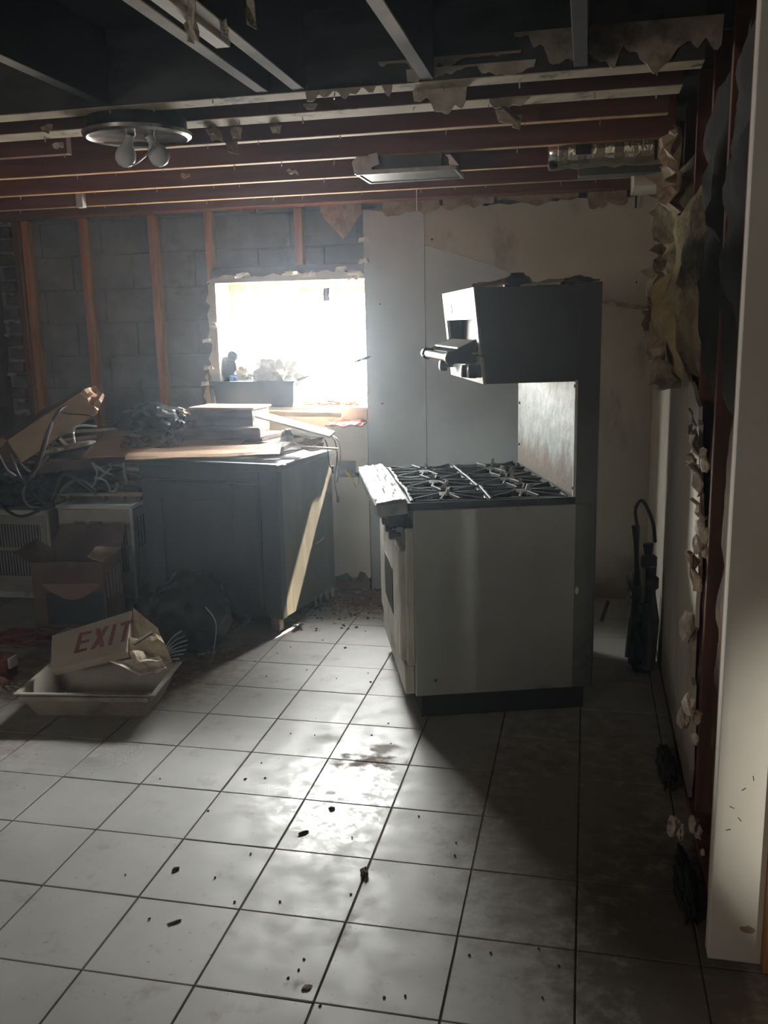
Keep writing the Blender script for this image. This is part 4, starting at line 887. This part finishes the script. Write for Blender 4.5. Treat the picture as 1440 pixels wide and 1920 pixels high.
single(MB().sheet([on_y(610, 800, YB - .10), on_y(680, 799, YB - .10), on_y(688, 788, YB - .03), on_y(612, 786, YB - .03)], 10, 4, .02, .012, 25, 4), 'reddish_rag', 'pink_fluff', 'pale red rag lying on the plate below the window', 'rag')

# ================================================================ LOUVRED APPLIANCE AND ITS PILE
AP = Vector((-1.79, 2.885, 0))
ap = thing('cooler_unit', 'off-white floor cooler with louvred front and bright top rim left of the cabinet', 'cooler', AP, R(3))
AW, AD, AH = .46, .50, .60
MB().box(0, AW, .006, AD, .03, AH - .03, .003).build('casing', 'appliance_white', ap)
MB().box(-.006, AW + .008, -.008, AD, AH - .028, AH, .004).build('top_rim', 'appliance_trim', ap)
MB().box(AW - .012, AW + .006, -.006, .012, .03, AH - .028, .002).build('corner_trim', 'appliance_trim', ap)
f = MB().box(.01, AW - .014, -.002, .006, .04, AH - .035, .002).build('front_panel', 'appliance_white', ap)
def louvres(x0, x1, z0, z1, n, y, par, mat='black_metal', lip='appliance_trim'):
    mb = MB()
    for k in range(n):
        x = x0 + (x1 - x0) * (k + .5) / n; w_ = (x1 - x0) / n
        mb.slot = 0; mb.box(x - w_ * .28, x + w_ * .12, y - .0012, y + .004, z0, z1)
        mb.slot = 1; mb.box(x + w_ * .12, x + w_ * .30, y - .005, y + .003, z0, z1, .0005)
    return mb.build('louvre', [mat, lip], par, kind='stuff')
louvres(.30, .43, .20, .345, 8, -.002, f, lip='appliance_white'); louvres(.30, .43, .36, .47, 8, -.002, f, lip='appliance_white')
for (a, b) in ((.10, .17), (.20, .28)): MB().box(a, b, -.004, -.001, .42, .50, .001).build('control_plate', 'appliance_grey', f)
s_ = MB().box(AW, AW + .004, .02, AD - .01, .03, AH - .035).build('side_panel', 'appliance_grey', ap)
mb = MB()
for k in range(9): mb.box(AW + .003, AW + .007, .06 + .04 * k, .072 + .04 * k, .33, .52)
mb.build('side_louvre', 'black_metal', s_, kind='stuff')
MB().box(AW + .003, AW + .008, .04, AD - .02, .10, .32, .001).build('access_plate', 'appliance_white', s_)
a2 = thing('louvred_unit', 'grimy floor unit with two rows of dark louvres at the picture edge', 'cooler', (-2.30, 2.86, 0), R(2))
MB().box(0, .455, 0, .5, .02, .56, .004).build('casing', 'appliance_white', a2)
p2 = MB().box(.02, .435, -.006, .0, .06, .53, .002).build('front_panel', 'appliance_grey', a2)
louvres(.03, .41, .335, .475, 20, -.006, p2, lip='appliance_white'); louvres(.03, .41, .16, .315, 20, -.006, p2, lip='appliance_white')
# flat frame & boards stacked on top
fr_ = thing('wooden_crate_lid', 'flat dark timber frame lying on the white cooler top', 'frame', (-1.80, 2.955, .602), R(4))
for (a, b, c, d_) in ((0, .50, 0, .05), (0, .50, .30, .35), (0, .05, .05, .30), (.45, .50, .05, .30)): MB().box(a, b, c, d_, .03, .048, .002).build('slat', 'wood_pale' if c == 0 else 'wood_grey', fr_)
for x in (.02, .24, .36, .46): MB().box(x, x + .03, .01, .05, 0, .03, .002).build('spacer', 'wood_grey', fr_)
def bar(pa, pb, za, zb, w_, t, name, mat, label, cat, group=None, roll=0):
    return single(stick(on_z(*pa, za), on_z(*pb, zb), w_, t, roll), name, mat, label, cat, group)
bar((205, 905), (285, 908), .675, .68, .10, .016, 'dark_board', 'wood_grey', 'dark short board on the timber frame beside the cabinet', 'board')
bar((180, 897), (284, 893), .70, .70, .09, .016, 'dark_board', 'wood_grey', 'upper dark board in the stack beside the cabinet', 'board')
bar((215, 880), (272, 893), .73, .72, .05, .014, 'white_moulding', 'white_paint', 'lower white moulding piece beside the cabinet', 'moulding')
bar((230, 877), (292, 886), .75, .745, .06, .014, 'white_moulding', 'white_paint', 'upper white moulding touching the cabinet side', 'moulding')
bar((98, 888), (128, 905), .72, .68, .02, .012, 'metal_bracket', 'chrome', 'bright metal bracket strip slanting over the timber frame', 'bracket')
bar((108, 886), (140, 910), .725, .68, .012, .010, 'metal_bracket', 'dull_metal', 'dull metal strip just right of the bright bracket', 'bracket')
for k, (a, b, za, zb) in enumerate((((135, 872), (200, 868), .76, .78), ((150, 888), (215, 868), .74, .77), ((172, 880), (248, 868), .745, .775), ((130, 905), (175, 880), .70, .73), ((145, 905), (190, 878), .69, .735), ((120, 880), (170, 870), .75, .77), ((190, 870), (235, 880), .77, .75), ((155, 870), (168, 905), .775, .70))):
    bar(a, b, za, zb, .012, .012, 'conduit_piece', 'rod_white' if k % 2 else 'dull_metal', 'thin grey-white conduit piece in the tangle on the cooler', 'conduit', 'conduit pieces in the tangle on the cooler')
for k, (ctrl, lb) in enumerate(((((172, 868), (182, 885), (178, 905), (173, 912)), 'white bent rod curving down at the left of the tangle'), (((174, 868), (195, 884), (210, 890)), 'white bent rod arching right in the tangle'), (((178, 895), (198, 902), (208, 922)), 'white bent rod dropping to the timber frame'), (((232, 868), (234, 890), (240, 906)), 'thick white hooked rod hanging beside the mouldings'), (((218, 905), (221, 912), (212, 922)), 'short white hook on the timber frame'), (((205, 872), (206, 880), (185, 898)), 'white bent rod crossing the middle of the tangle'))):
    n = len(ctrl); pts = [on_y(c[0], c[1], 2.80 - .03 * (i % 2)) for i, c in enumerate(ctrl)]
    single(MB().tube(curve_pts(pts), .0055 if k != 3 else .008, 7), 'bent_rod', 'rod_white', lb, 'rod', smooth=True)
# dark stuff underneath the left pile
single(MB().blob((-2.14, 3.0, .66), (.22, .2, .14), 4, .35, 2.2, 21, floor=.575), 'dark_heap', 'black_plastic', 'dark sooty heap of bags under the cardboard tray', 'bag')
single(MB().blob((-1.72, 3.06, .70), (.24, .16, .085), 4, .4, 2.6, 27, floor=.655), 'sooty_cloth', 'soot', 'sooty cloth lump behind the conduit tangle', 'cloth')
# boards between
bar((72, 852), (160, 832), .90, .91, .07, .012, 'white_shelf_strip', 'white_paint', 'white panel strip under the big cardboard sheet left of the cabinet', 'panel')
bar((100, 843), (172, 828), .93, .94, .07, .016, 'drywall_strip', 'gypsum', 'pale drywall strip resting on the white panel strip', 'drywall')
bar((92, 812), (252, 802), .98, .985, .055, .014, 'white_trim_strip', 'white_paint', 'long white trim strip reaching to the black bag', 'trim')
bar((110, 824), (124, 838), .97, .94, .03, .03, 'wood_peg', 'wood_pale', 'short pale wooden peg standing on the drywall strip', 'wood')
bar((92, 832), (178, 818), .945, .965, .06, .02, 'scorched_board', 'cardboard_dark', 'scorched board under the long white trim strip', 'board')
single(MB().sheet([on_y(70, 876, 2.72), on_y(150, 872, 2.72), on_y(238, 852, 3.05), on_y(95, 852, 3.1)], 8, 6, .03, .05, 3, 3), 'dark_panel_stack', 'cardboard_dark', 'dark stack of scrap panels filling the pile under the trim strip', 'panels')
# long cardboard carton: open U, tilted up to the right
tp = thing('cardboard_carton', 'long torn cardboard carton tilted up to the right on the left pile', 'carton', on_y(28, 866, 2.62))
def TW(px, py, y): return on_y(px, py, y) - tp.location
fr4 = [TW(14, 826, 2.60), TW(40, 868, 2.60), TW(182, 774, 2.72), TW(150, 736, 2.74)]
MB().sheet(fr4, 10, 4, .010, .008, 3, 3).build('front_wall', 'cardboard_pale', tp)
bk4 = [TW(-10, 822, 2.86), TW(-6, 856, 2.86), TW(160, 790, 2.98), TW(152, 738, 2.98)]
MB().sheet(bk4, 10, 4, .010, .008, 5, 3).build('back_wall', 'cardboard', tp)
MB().sheet([fr4[1], fr4[2], bk4[2], bk4[1]], 10, 4, .006, .008, 6, 3).build('bottom_flap', 'cardboard_dark', tp)
MB().sheet([TW(14, 826, 2.60), TW(150, 736, 2.74), TW(140, 742, 2.9), TW(-12, 822, 2.84)], 10, 4, .03, .006, 8, 3).build('top_flap', 'cardboard_dark', tp)
MB().sheet([TW(150, 736, 2.74), TW(182, 774, 2.72), TW(196, 742, 2.80), TW(178, 722, 2.84)], 5, 4, .03, .007, 9, 3).build('end_flap', 'cardboard', tp)
MB().sheet([TW(14, 826, 2.60), TW(40, 868, 2.60), TW(24, 880, 2.72), TW(-8, 850, 2.76)], 4, 4, .01, .007, 10, 3).build('end_flap', 'cardboard_dark', tp)
# draped cables
for ctrl, mt_, r_, lb in ((((120, 762, 2.66), (104, 775, 2.58), (92, 810, 2.54), (80, 850, 2.54), (62, 885, 2.56), (44, 925, 2.60), (58, 950, 2.66), (100, 945, 2.68), (118, 915, 2.68), (150, 900, 2.70), (180, 922, 2.72)), 'cable_grey', .008, 'thick grey cable looping down in front of the carton'),
                          (((126, 760, 2.66), (110, 772, 2.58), (86, 815, 2.54), (70, 870, 2.54), (52, 900, 2.56), (60, 930, 2.60), (88, 948, 2.64)), 'cable_black', .007, 'black cable draped over the front of the carton'),
                          (((182, 928, 2.70), (150, 905, 2.68), (118, 890, 2.66), (95, 940, 2.64), (45, 968, 2.62), (10, 955, 2.62), (-8, 930, 2.62)), 'cable_black', .009, 'long black cable lying in a low loop across the unit tops'),
                          (((-8, 840, 2.56), (2, 858, 2.54), (14, 880, 2.56), (30, 892, 2.60)), 'cable_white', .005, 'white cord at the left end of the carton'),
                          (((110, 772, 2.60), (130, 776, 2.64), (160, 778, 2.68), (175, 782, 2.70)), 'cable_black', .003, 'thin black wire across the carton inner flap'),
                          (((140, 830, 2.66), (138, 805, 2.66), (152, 798, 2.68), (182, 800, 2.72)), 'rod_white', .006, 'white cable arching above the long trim strip'),
                          (((62, 895, 2.58), (75, 870, 2.58), (90, 855, 2.6), (60, 885, 2.6), (30, 860, 2.6)), 'cable_grey', .006, 'grey cord tangled below the carton bottom edge'),
                          (((20, 850, 2.55), (45, 905, 2.55), (90, 945, 2.6), (140, 932, 2.66)), 'cable_black', .006, 'black cord running from the carton end to the cooler top')):
    single(MB().tube(curve_pts([on_y(a, b, c) for a, b, c in ctrl]), r_, 7), 'draped_cable', mt_, lb, 'cable', smooth=True)

# ================================================================ FLOOR LEFT: box, bag, tub, red things
bx = thing('cardboard_box', 'brown cardboard box with a pale curved arc printed on dark blue', 'box', (-1.69, 2.43, 0), R(9))
BW, BD, BH = .40, .30, .37
MB().box(0, BW, 0, .006, 0, BH, .001).build('front_panel', 'cardboard_dark', bx); MB().box(0, BW, BD - .006, BD, 0, BH, .001).build('back_panel', 'cardboard_dark', bx)
MB().box(0, .006, .006, BD - .006, 0, BH, .001).build('side_panel', 'cardboard_dark', bx); MB().box(BW - .006, BW, .006, BD - .006, 0, BH, .001).build('side_panel', 'cardboard', bx)
MB().box(.006, BW - .006, .006, BD - .006, 0, .006).build('bottom_panel', 'cardboard_dark', bx)
MB().sheet([(0, BD, BH), (BW, BD, BH), (BW + .01, BD + .06, BH + .13), (.03, BD + .06, BH + .13)], 5, 3, .01, .005, 1).build('flap', 'cardboard_dark', bx)
MB().sheet([(BW, .0, BH), (BW, BD, BH), (BW - .12, BD - .05, BH + .03), (BW - .10, .04, BH + .015)], 4, 3, .012, .004, 2).build('flap', 'cardboard_pale', bx)
MB().sheet([(0, 0, BH), (0, BD, BH), (-.09, BD, BH + .06), (-.09, 0, BH + .05)], 4, 3, .01, .005, 4).build('flap', 'cardboard_dark', bx)
MB().box(.07, .39, -.0015, 0, .02, .20).build('printed_panel', 'print_blue', bx)
arc = [(.06 + .31 * t, .235 - .075 * math.sin(math.pi * t)) for t in [k / 16 for k in range(17)]]
MB().prism([(p[0], p[1]) for p in arc] + [(.37, .25), (.06, .25)], .0014, XZ(-.0030)).build('printed_arc', 'print_pink', bx)
mb = MB()
for k in range(5): mb.box(BW, BW + .001, .03 + .05 * k, .055 + .05 * k, .16 - .01 * k, .30)
mb.build('printed_bars', 'appliance_trim', bx)
# black plastic bin bag
mb = MB().blob((-.715, 2.30, .17), (.20, .19, .20), 4, .22, 2.2, 9, floor=.004)
bg_ = single(mb, 'bin_bag', 'black_plastic', 'black plastic bin bag slumped against the dark cabinet', 'bag', smooth=True)
bn_ = MB().sheet([on_y(250, 1135, 2.15), on_y(330, 1098, 2.2), on_y(330, 1085, 2.26), on_y(255, 1126, 2.2)], 8, 3, .03, .01, 4)
o = bn_.build('bag_neck', 'black_plastic', bg_); o.location = -bg_.location
single(MB().tube(curve_pts([on_y(a, b, 2.06) for a, b in ((385, 1138), (402, 1160), (405, 1185), (398, 1236))]), .0022, 5), 'loose_wire', 'cable_white', 'thin pale wire arcing over the black bin bag', 'wire')
mb = MB()
for k in range(26):
    p = on_z(rnd.uniform(368, 402), rnd.uniform(1200, 1228), .004); mb.blob((p.x, p.y, .006), (.012, .010, .007), 1, .5, 2, k)
single(mb, 'white_flakes', 'crumbs_pale', 'white plaster flakes at the foot of the bin bag', 'debris', kind='stuff')
# tub
TB = Vector((-.80, 1.545, 0))
tb = thing('plastic_tub', 'shallow beige plastic tub on the floor holding the exit sign', 'tub', TB, R(8))
tray_mesh(.285, .175, .115, .006, .014, .05).build('tub_body', 'tub_plastic', tb)
MB().box(-.27, .27, -.196, -.188, .092, .112, .002).build('rim_lip', 'tub_plastic', tb)
for k in range(4): MB().box(-.12 + .02 * k, -.106 + .02 * k, -.170, -.167, .112, .122).build('moulded_mark', 'debris', tb)
# exit sign
sx = on_y(92, 1236, 1.50); 
P00, P10, P11, P01 = on_y(95, 1256, 1.47), on_y(232, 1222, 1.55), on_y(252, 1128, 1.72), on_y(84, 1204, 1.62)
X = (P10 - P00).normalized(); Yv = (P01 - P00 + P11 - P10); Yv = (Yv - X * Yv.dot(X)).normalized(); Z = X.cross(Yv)
Es = thing('exit_sign', 'white exit sign with faded red letters lying in the tub', 'sign', P00)
EM = Matrix(((X.x, Yv.x, Z.x, P00.x), (X.y, Yv.y, Z.y, P00.y), (X.z, Yv.z, Z.z, P00.z), (0, 0, 0, 1)))
Es.matrix_world = EM
EW = (P10 - P00).length * 1.03; EH = .215
MB().prism([(0, .0), (EW, -.0), (EW + .02, EH), (-.01, EH * .86)], -.045, Matrix()).build('housing', 'sign_white', Es)
def letter(ch, x, y, w_, h, t, sl=.18):
    mb = MB(); S = Matrix(((1, sl, 0, x), (0, 1, 0, y), (0, 0, 1, .0), (0, 0, 0, 1)))
    z = .0025
    if ch == 'E':
        mb.box(0, t, 0, h, 0, z, 0, S)
        for yy in (0, h / 2 - t / 2, h - t): mb.box(t, w_, yy, yy + t * .85, 0, z, 0, S)
    if ch == 'X':
        mb.prism([(0, 0), (t * 1.2, 0), (w_, h), (w_ - t * 1.2, h)], z, S); mb.prism([(w_ - t * 1.2, 0), (w_, 0), (t * 1.2, h), (0, h)], z * .96, S)
    if ch == 'I': mb.box(0, t, 0, h, 0, z, 0, S)
    if ch == 'T': mb.box(w_ / 2 - t / 2, w_ / 2 + t / 2, 0, h - t, 0, z, 0, S); mb.box(0, w_, h - t, h, 0, z, 0, S)
    return mb
xx = EW * .30
for ch, w_ in (('E', .055), ('X', .06), ('I', .018), ('T', .058)):
    letter(ch, xx, .055, w_, .105, .016).build('letter_' + ch.lower(), 'sign_red', Es); xx += w_ + .018
# papers and slats beside the sign
for k, (quad, mt_, nm, lb, cat) in enumerate((
    (((250, 1140, 1.74), (296, 1178, 1.72), (305, 1205, 1.70), (240, 1200, 1.66)), 'paper_cream', 'cardboard_piece', 'cream cardboard standing against the right end of the exit sign', 'cardboard'),
    (((236, 1205, 1.62), (300, 1190, 1.68), (322, 1238, 1.58), (250, 1245, 1.50)), 'paper_cream', 'crumpled_paper', 'crumpled cream paper in the right half of the tub', 'paper'),
    (((205, 1240, 1.50), (300, 1232, 1.55), (312, 1252, 1.52), (262, 1268, 1.46)), 'sign_white', 'flat_paper', 'flat pale paper at the front right of the tub', 'paper'))):
    single(MB().sheet([on_y(*q) for q in quad], 8, 6, (.012, .04, .02)[k], .006, k + 50, 3), nm, mt_, lb, cat)
bar2((250, 1208, 1.50), (285, 1186, 1.56), .022, .008, 'brown_stick', 'wood_grey', 'brown flat stick lying on the crumpled cream paper', 'stick')
fg = thing('wire_whisk', 'fanned dark wire whisk sticking out beside the black bin bag', 'whisk', on_z(322, 1232, .10))
tip = on_y(296, 1236, 1.66) - fg.location
for k in range(7):
    t = k / 6
    e = on_y(312 + 40 * math.sin(math.pi * (.25 + .55 * t)), 1183 + 52 * t, 1.75) - fg.location
    mid = (tip + e) * .5 + Vector((.01, 0, .03 * (1 - t)))
    MB().tube(curve_pts([tip, mid, e]), .0035, 6).build('tine', 'dull_metal', fg)
# red objects
single(MB().blob((-1.62, 2.20, .03), (.17, .10, .035), 3, .3, 2.5, 33, floor=.003), 'red_cloth', 'red_plastic', 'dark red cloth on the floor before the printed box', 'cloth')
rb = thing('red_lamp', 'small dark red lamp housing at the left picture edge', 'lamp', (-1.43, 1.74, 0))
MB().box(-.08, .06, -.05, .05, .0, .115, .012, seg=2).build('housing', 'red_plastic', rb); MB().lathe([(0, 0), (.014, 0), (.012, .006), (0, .010)], 12, Matrix.Translation((.0, -.051, .08)) @ Matrix.Rotation(R(90), 4, 'X')).build('lens', 'chrome', rb)
MB().box(.061, .075, -.03, .03, .06, .11, .002).build('clear_edge', 'rod_white', rb)
single(MB().blob((-1.415, 1.645, .02), (.07, .035, .03), 3, .6, 3, 35, floor=.002), 'pink_tuft', 'pink_fluff', 'pinkish insulation tuft beside the red lamp housing', 'insulation')
mb = MB()
for k in range(60):
    mb.blob((rnd.gauss(-1.36, .05), rnd.gauss(1.60, .05), .004), (rnd.uniform(.004, .012), .007, .004), 1, .5, 2, k)
single(mb, 'plaster_crumbs', 'crumbs_pale', 'white plaster crumbs scattered below the red lamp housing', 'debris', kind='stuff')

# ================================================================ CEILING FIXTURES
cl = thing('ceiling_light', 'broken round ceiling light with chrome rim and two bare bulbs', 'ceiling light', (-.225, 1.09, 2.195))
MB().lathe([(.0, .075), (.13, .07), (.15, .05), (.152, .02), (.165, .0), (.172, .002), (.160, .025), (.158, .055), (.135, .080), (.0, .085)], 36).build('pan', 'black_metal', cl, smooth=True)
MB().lathe([(.148, .004), (.160, -.006), (.172, .0), (.175, .010), (.165, .014), (.148, .010)], 36).build('rim', 'chrome', cl, smooth=True)
MB().lathe([(.0, .045), (.10, .04), (.143, .012)], 36).build('reflector', 'dull_metal', cl, smooth=True)
for (x, y, tl) in ((-.022, -.02, 18), (.045, .01, -24)):
    T = Matrix.Translation((x, y, -.015)) @ Matrix.Rotation(R(tl), 4, 'Y') @ Matrix.Rotation(R(180), 4, 'X')
    b_ = MB().lathe([(.013, -.045), (.013, .0), (.018, .012), (.030, .032), (.034, .05), (.030, .066), (.018, .079), (0, .084)], 18, T).build('bulb', 'bulb_glass', cl, smooth=True)
    MB().lathe([(.018, -.05), (.018, -.028), (.015, -.018)], 14, T).build('socket', 'black_plastic', b_, smooth=True)
MB().tube(curve_pts([(.085, -.01, .02), (.06, -.03, -.045), (.01, -.035, -.085), (-.02, -.03, -.09)]), .003, 6).build('wire', 'dull_metal', cl)
vt = thing('ceiling_vent', 'loose black vent plate with a bright metal edge hanging between joists', 'vent', (.47, 2.10, 2.185))
MB().box(-.19, .22, -.11, .13, .0, .006, .001).build('plate', 'black_metal', vt)
for (a, b, c, d_) in ((-.19, .22, -.115, -.105), (-.19, .22, .122, .132), (-.19, -.18, -.105, .122), (.21, .22, -.105, .122)): MB().box(a, b, c, d_, -.006, .012, .001).build('flange', 'dull_metal', vt)
MB().box(-.15, .16, -.08, .10, .006, .075, .004).build('boot', 'enamel_dark', vt)
MB().prism([(-.20, .0), (-.13, .0), (-.12, .06), (-.16, .085), (-.21, .05)], .01, XZ(-.10)).build('bracket', 'dull_metal', vt)
MB().prism([(-.13, .02), (-.09, .03), (-.10, .075), (-.135, .07)], .008, XZ(-.12)).build('bracket', 'appliance_trim', vt)
du = thing('foil_duct', 'foil-wrapped round duct poking out between the joists at right', 'duct', on_y(1032, 288, 2.13))
L_ = .50; pr_ = []
mb = MB()
rr = random.Random(3); ring = []
for i in range(15):
    t = i / 14; ring.append((.058 + .005 * (i % 2) + .006 * rr.random(), L_ * t))
T = Matrix.Rotation(R(90), 4, 'Y') 
mb.lathe([(.050, 0.004)] + ring, 20, T); mb.build('foil_jacket', 'foil', du)
MB().lathe([(.064, -.006), (.068, .0), (.066, .03), (.060, .034), (.052, .03), (.050, -.004)], 20, T).build('collar', 'chrome', du, smooth=True)
MB().box(.10, .16, -.072, -.06, -.02, .03, .002).build('strap', 'black_metal', du)
d2 = thing('metal_duct', 'dark rectangular duct below the foil-wrapped duct', 'duct', (1.16, 2.22, 2.165))
MB().box(0, .36, 0, .10, 0, .09, .004).build('duct_body', 'enamel_dark', d2); MB().box(.36, .40, -.006, .106, -.006, .096, .003).build('end_collar', 'dull_metal', d2)
q4 = [on_z(1186, 352, 2.17), on_z(1240, 346, 2.17), on_z(1250, 303, 2.19), on_z(1190, 306, 2.19)]
p = (q4[0] + q4[2]) / 2
wb = thing('white_soffit_box', 'white painted soffit stub under the joists at the right corner', 'soffit', (1.40, 2.62, 2.165))
MB().box(0, .17, 0, .34, 0, .09, .003).build('soffit_body', 'drywall_clean', wb); MB().prism([(-.02, .085), (.17, .085), (.17, .10), (.0, .098)], .05, XZ(-.03)).build('torn_edge', 'gypsum', wb)
for k, (x0_, y0_, y1_, yy, mt_, lb) in enumerate(((781, 345, 396, 2.98, 'chrome', 'bright threaded rod hanging from the joist above the steel sheet'), (1232, 212, 300, 2.05, 'black_metal', 'dark threaded rod hanging beside the foil duct'), (1193, 362, 390, 3.36, 'black_metal', 'short dark rod over the drywall under the soffit stub'), (856, 268, 300, 2.4, 'black_metal', 'thin dark rod hanging behind the vent plate'))):
    a = on_y(x0_, y0_, yy); b = on_y(x0_ + 1, y1_, yy); a.z = max(a.z, ZC + .06 if k != 2 else 2.25)
    single(MB().tube([a, Vector((a.x, a.y, b.z))], .005, 6), 'hanger_rod', mt_, lb, 'rod')
sc = on_z(944, 200, ZC - .02); 
single(stick(sc, on_z(972, 226, ZC - .08), .018, .006), 'hanging_splinter', 'wood_grey', 'thin dark splinter dangling under the wide joist near the middle', 'splinter')
hb = MB().tube(curve_pts([on_y(350, 0, .35), on_y(354, 30, .35), on_y(358, 52, .36), on_y(350, 45, .37)]), .006, 6)
single(hb, 'bent_pipe_hanger', 'gypsum', 'pale bent strap hanging from the sistered joists at the top', 'strap')

single(MB().prism([(1.56, 0), (2.086, 0), (1.93, .26), (1.884, .335), (1.884, 1.55), (1.56, 1.55)], .018, XZ(-.31)), 'plywood_sheet', 'wood_grey', 'dark notched plywood sheet standing upright near the white wall end', 'plywood')  # unseen sheet added to block spill and shape light on the wall end
# ================================================================ RIGHT CORNER: burnt pipes
pp_ = thing('burnt_pipes', 'charred black pipe cluster standing against the right wall behind the range', 'pipes', (1.475, 2.30, 0))
for k, (x, y, z0, z1, r_) in enumerate(((-.02, .10, 0, .66, .022), (.03, .0, 0, .60, .026), (.045, -.10, .05, .52, .02), (-.035, .18, 0, .40, .018))):
    MB().tube([(x, y, z0), (x + .01, y, (z0 + z1) / 2), (x - .005, y + .01, z1)], [r_, r_ * 1.1, r_ * .9], 9).build('pipe', 'pipe_burnt', pp_, smooth=True)
MB().tube(curve_pts([(-.02, .10, .66), (-.03, .10, .74), (.0, .08, .78), (.04, .02, .70), (.05, -.04, .62)]), .008, 7).build('flex_hose', 'pipe_burnt', pp_, smooth=True)
for k, (x, y, z, s) in enumerate(((.03, .0, .52, .035), (-.02, .09, .35, .032), (.0, .1, .22, .036), (.03, .0, .30, .03), (.04, -.1, .45, .028))):
    MB().lathe([(s * .7, -.03), (s, -.022), (s, .022), (s * .7, .03)], 10, Matrix.Translation((x, y, z))).build('valve', 'pipe_burnt', pp_)
MB().blob((.02, .03, .10), (.055, .12, .11), 3, .5, 2.5, 41, floor=.004).build('ash_lump', 'soot', pp_)
for k, (y, z, s) in enumerate(((.10, .42, .018), (.14, .30, .022), (.02, .36, .014))):
    MB().blob((-.045, y, z), (s * .6, s, s), 2, .5, 2, k).build('plaster_lump', 'gypsum', pp_)
bar((1128, 1163), (1140, 1128), .012, .06, .018, .014, 'charred_stick', 'debris', 'short charred stick on the lit floor behind the range', 'stick')
# black ridges standing in for the shade along the right wall foot
for k, (x, y, s, h) in enumerate(((1.525, 1.35, .05, .03), (1.52, .62, .05, .035))):
    single(MB().blob((x, y, h * .4), (s * .6, s * 3.2, h), 4, .4, 3.0, k + 70, floor=.002), 'ash_heap', 'soot', ['low black ash ridge below the torn drywall at the foot of the right wall', 'low black ash ridge beside the bare studs near the white wall end'][k], 'ash')

# ================================================================ FLOOR DEBRIS
lumps = [((683, 1637), (.020, .026, .018), 'debris_soft', 'brown fluffy lump on a tile joint near the picture centre', 'lump'),
         ((570, 1560), (.026, .009, .007), 'debris', 'cigarette-like brown stub on the shiny tile', 'stub'),
         ((330, 1628), (.016, .012, .008), 'debris', 'dark brown chip on the left tiles', 'chip'),
         ((328, 1727), (.032, .008, .005), 'debris_soft', 'long grey-brown sliver on the left tiles', 'sliver'),
         ((622, 1515), (.016, .014, .008), 'debris', 'round dark pellet above the shiny tile', 'pellet'),
         ((574, 1850), (.020, .015, .005), 'debris_soft', 'flat dark smudge of grit in the lower middle', 'grit'),
         ((460, 1459), (.012, .005, .004), 'debris', 'thin dark fleck left of the dirty patch', 'fleck'),
         ((647, 1214), (.010, .009, .006), 'debris', 'dark pellet on the bright tile near the range door', 'pellet'),
         ((736, 1221), (.016, .006, .004), 'debris', 'small dark stick beside the range door', 'stick'),
         ((695, 1278), (.010, .008, .006), 'debris', 'dark pellet beside the joint close to the range corner', 'pellet')]
for k, (pxy, s, mt_, lb, cat) in enumerate(lumps):
    p = on_z(pxy[0], pxy[1], .004)
    s = tuple(v * .62 for v in s)
    single(MB().blob((p.x, p.y, s[2] * .6), s, 2, .7, 3, k + 90, Matrix.Rotation(R(40 if k in (1, 3) else 10 * k), 4, 'Z'), floor=.0005), 'floor_' + cat, mt_, lb, cat)
fl = [MB().blob((0, 0, 0), (.0045, .0034, .0025), 1, .6, 2, k).mesh('dirt_fleck', 'debris') for k in range(4)]
for k, (px, py) in enumerate(((500, 1268), (575, 1256), (631, 1272), (697, 1378), (728, 1356), (690, 1262), (733, 1394), (590, 1378), (497, 1458), (545, 1375), (235, 1640), (280, 1722), (440, 1690), (300, 1460), (855, 1580), (853, 1603), (785, 1530), (658, 1676), (660, 1570), (570, 1798), (560, 1818), (540, 1833), (920, 1786), (1010, 1778), (880, 1790), (1048, 1810), (1017, 1870), (600, 1885), (760, 1867), (720, 1870), (490, 1430), (525, 1690), (403, 1645), (420, 1230), (520, 1225), (478, 1240), (545, 1213), (605, 1200), (470, 1600), (390, 1520))):
    p = on_z(px, py, .002); o = inst('dirt_fleck', fl[k % 4], None, (p.x, p.y, .002), (0, 0, rnd.uniform(0, 6)))
    tag(o, 'tiny dark dirt fleck lying on the pale floor tiles', 'fleck', 'dirt flecks on the tiles')
mb = MB()
for k in range(620):
    x = rnd.uniform(-.36, .34); y = 3.42 - abs(rnd.gauss(0, .30))
    if y < 2.55 or (x < -.16 and y > 2.55 and (x - CO.x) < .03): continue
    s = rnd.uniform(.002, .0075); mb.blob((x, y, s * .4), (s * rnd.uniform(.7, 1.8), s, s * .7), 1, .5, 2, k)
single(mb, 'floor_grit', 'debris', 'dark grit and rubble strewn over the floor in the gap below the window', 'grit', kind='stuff')
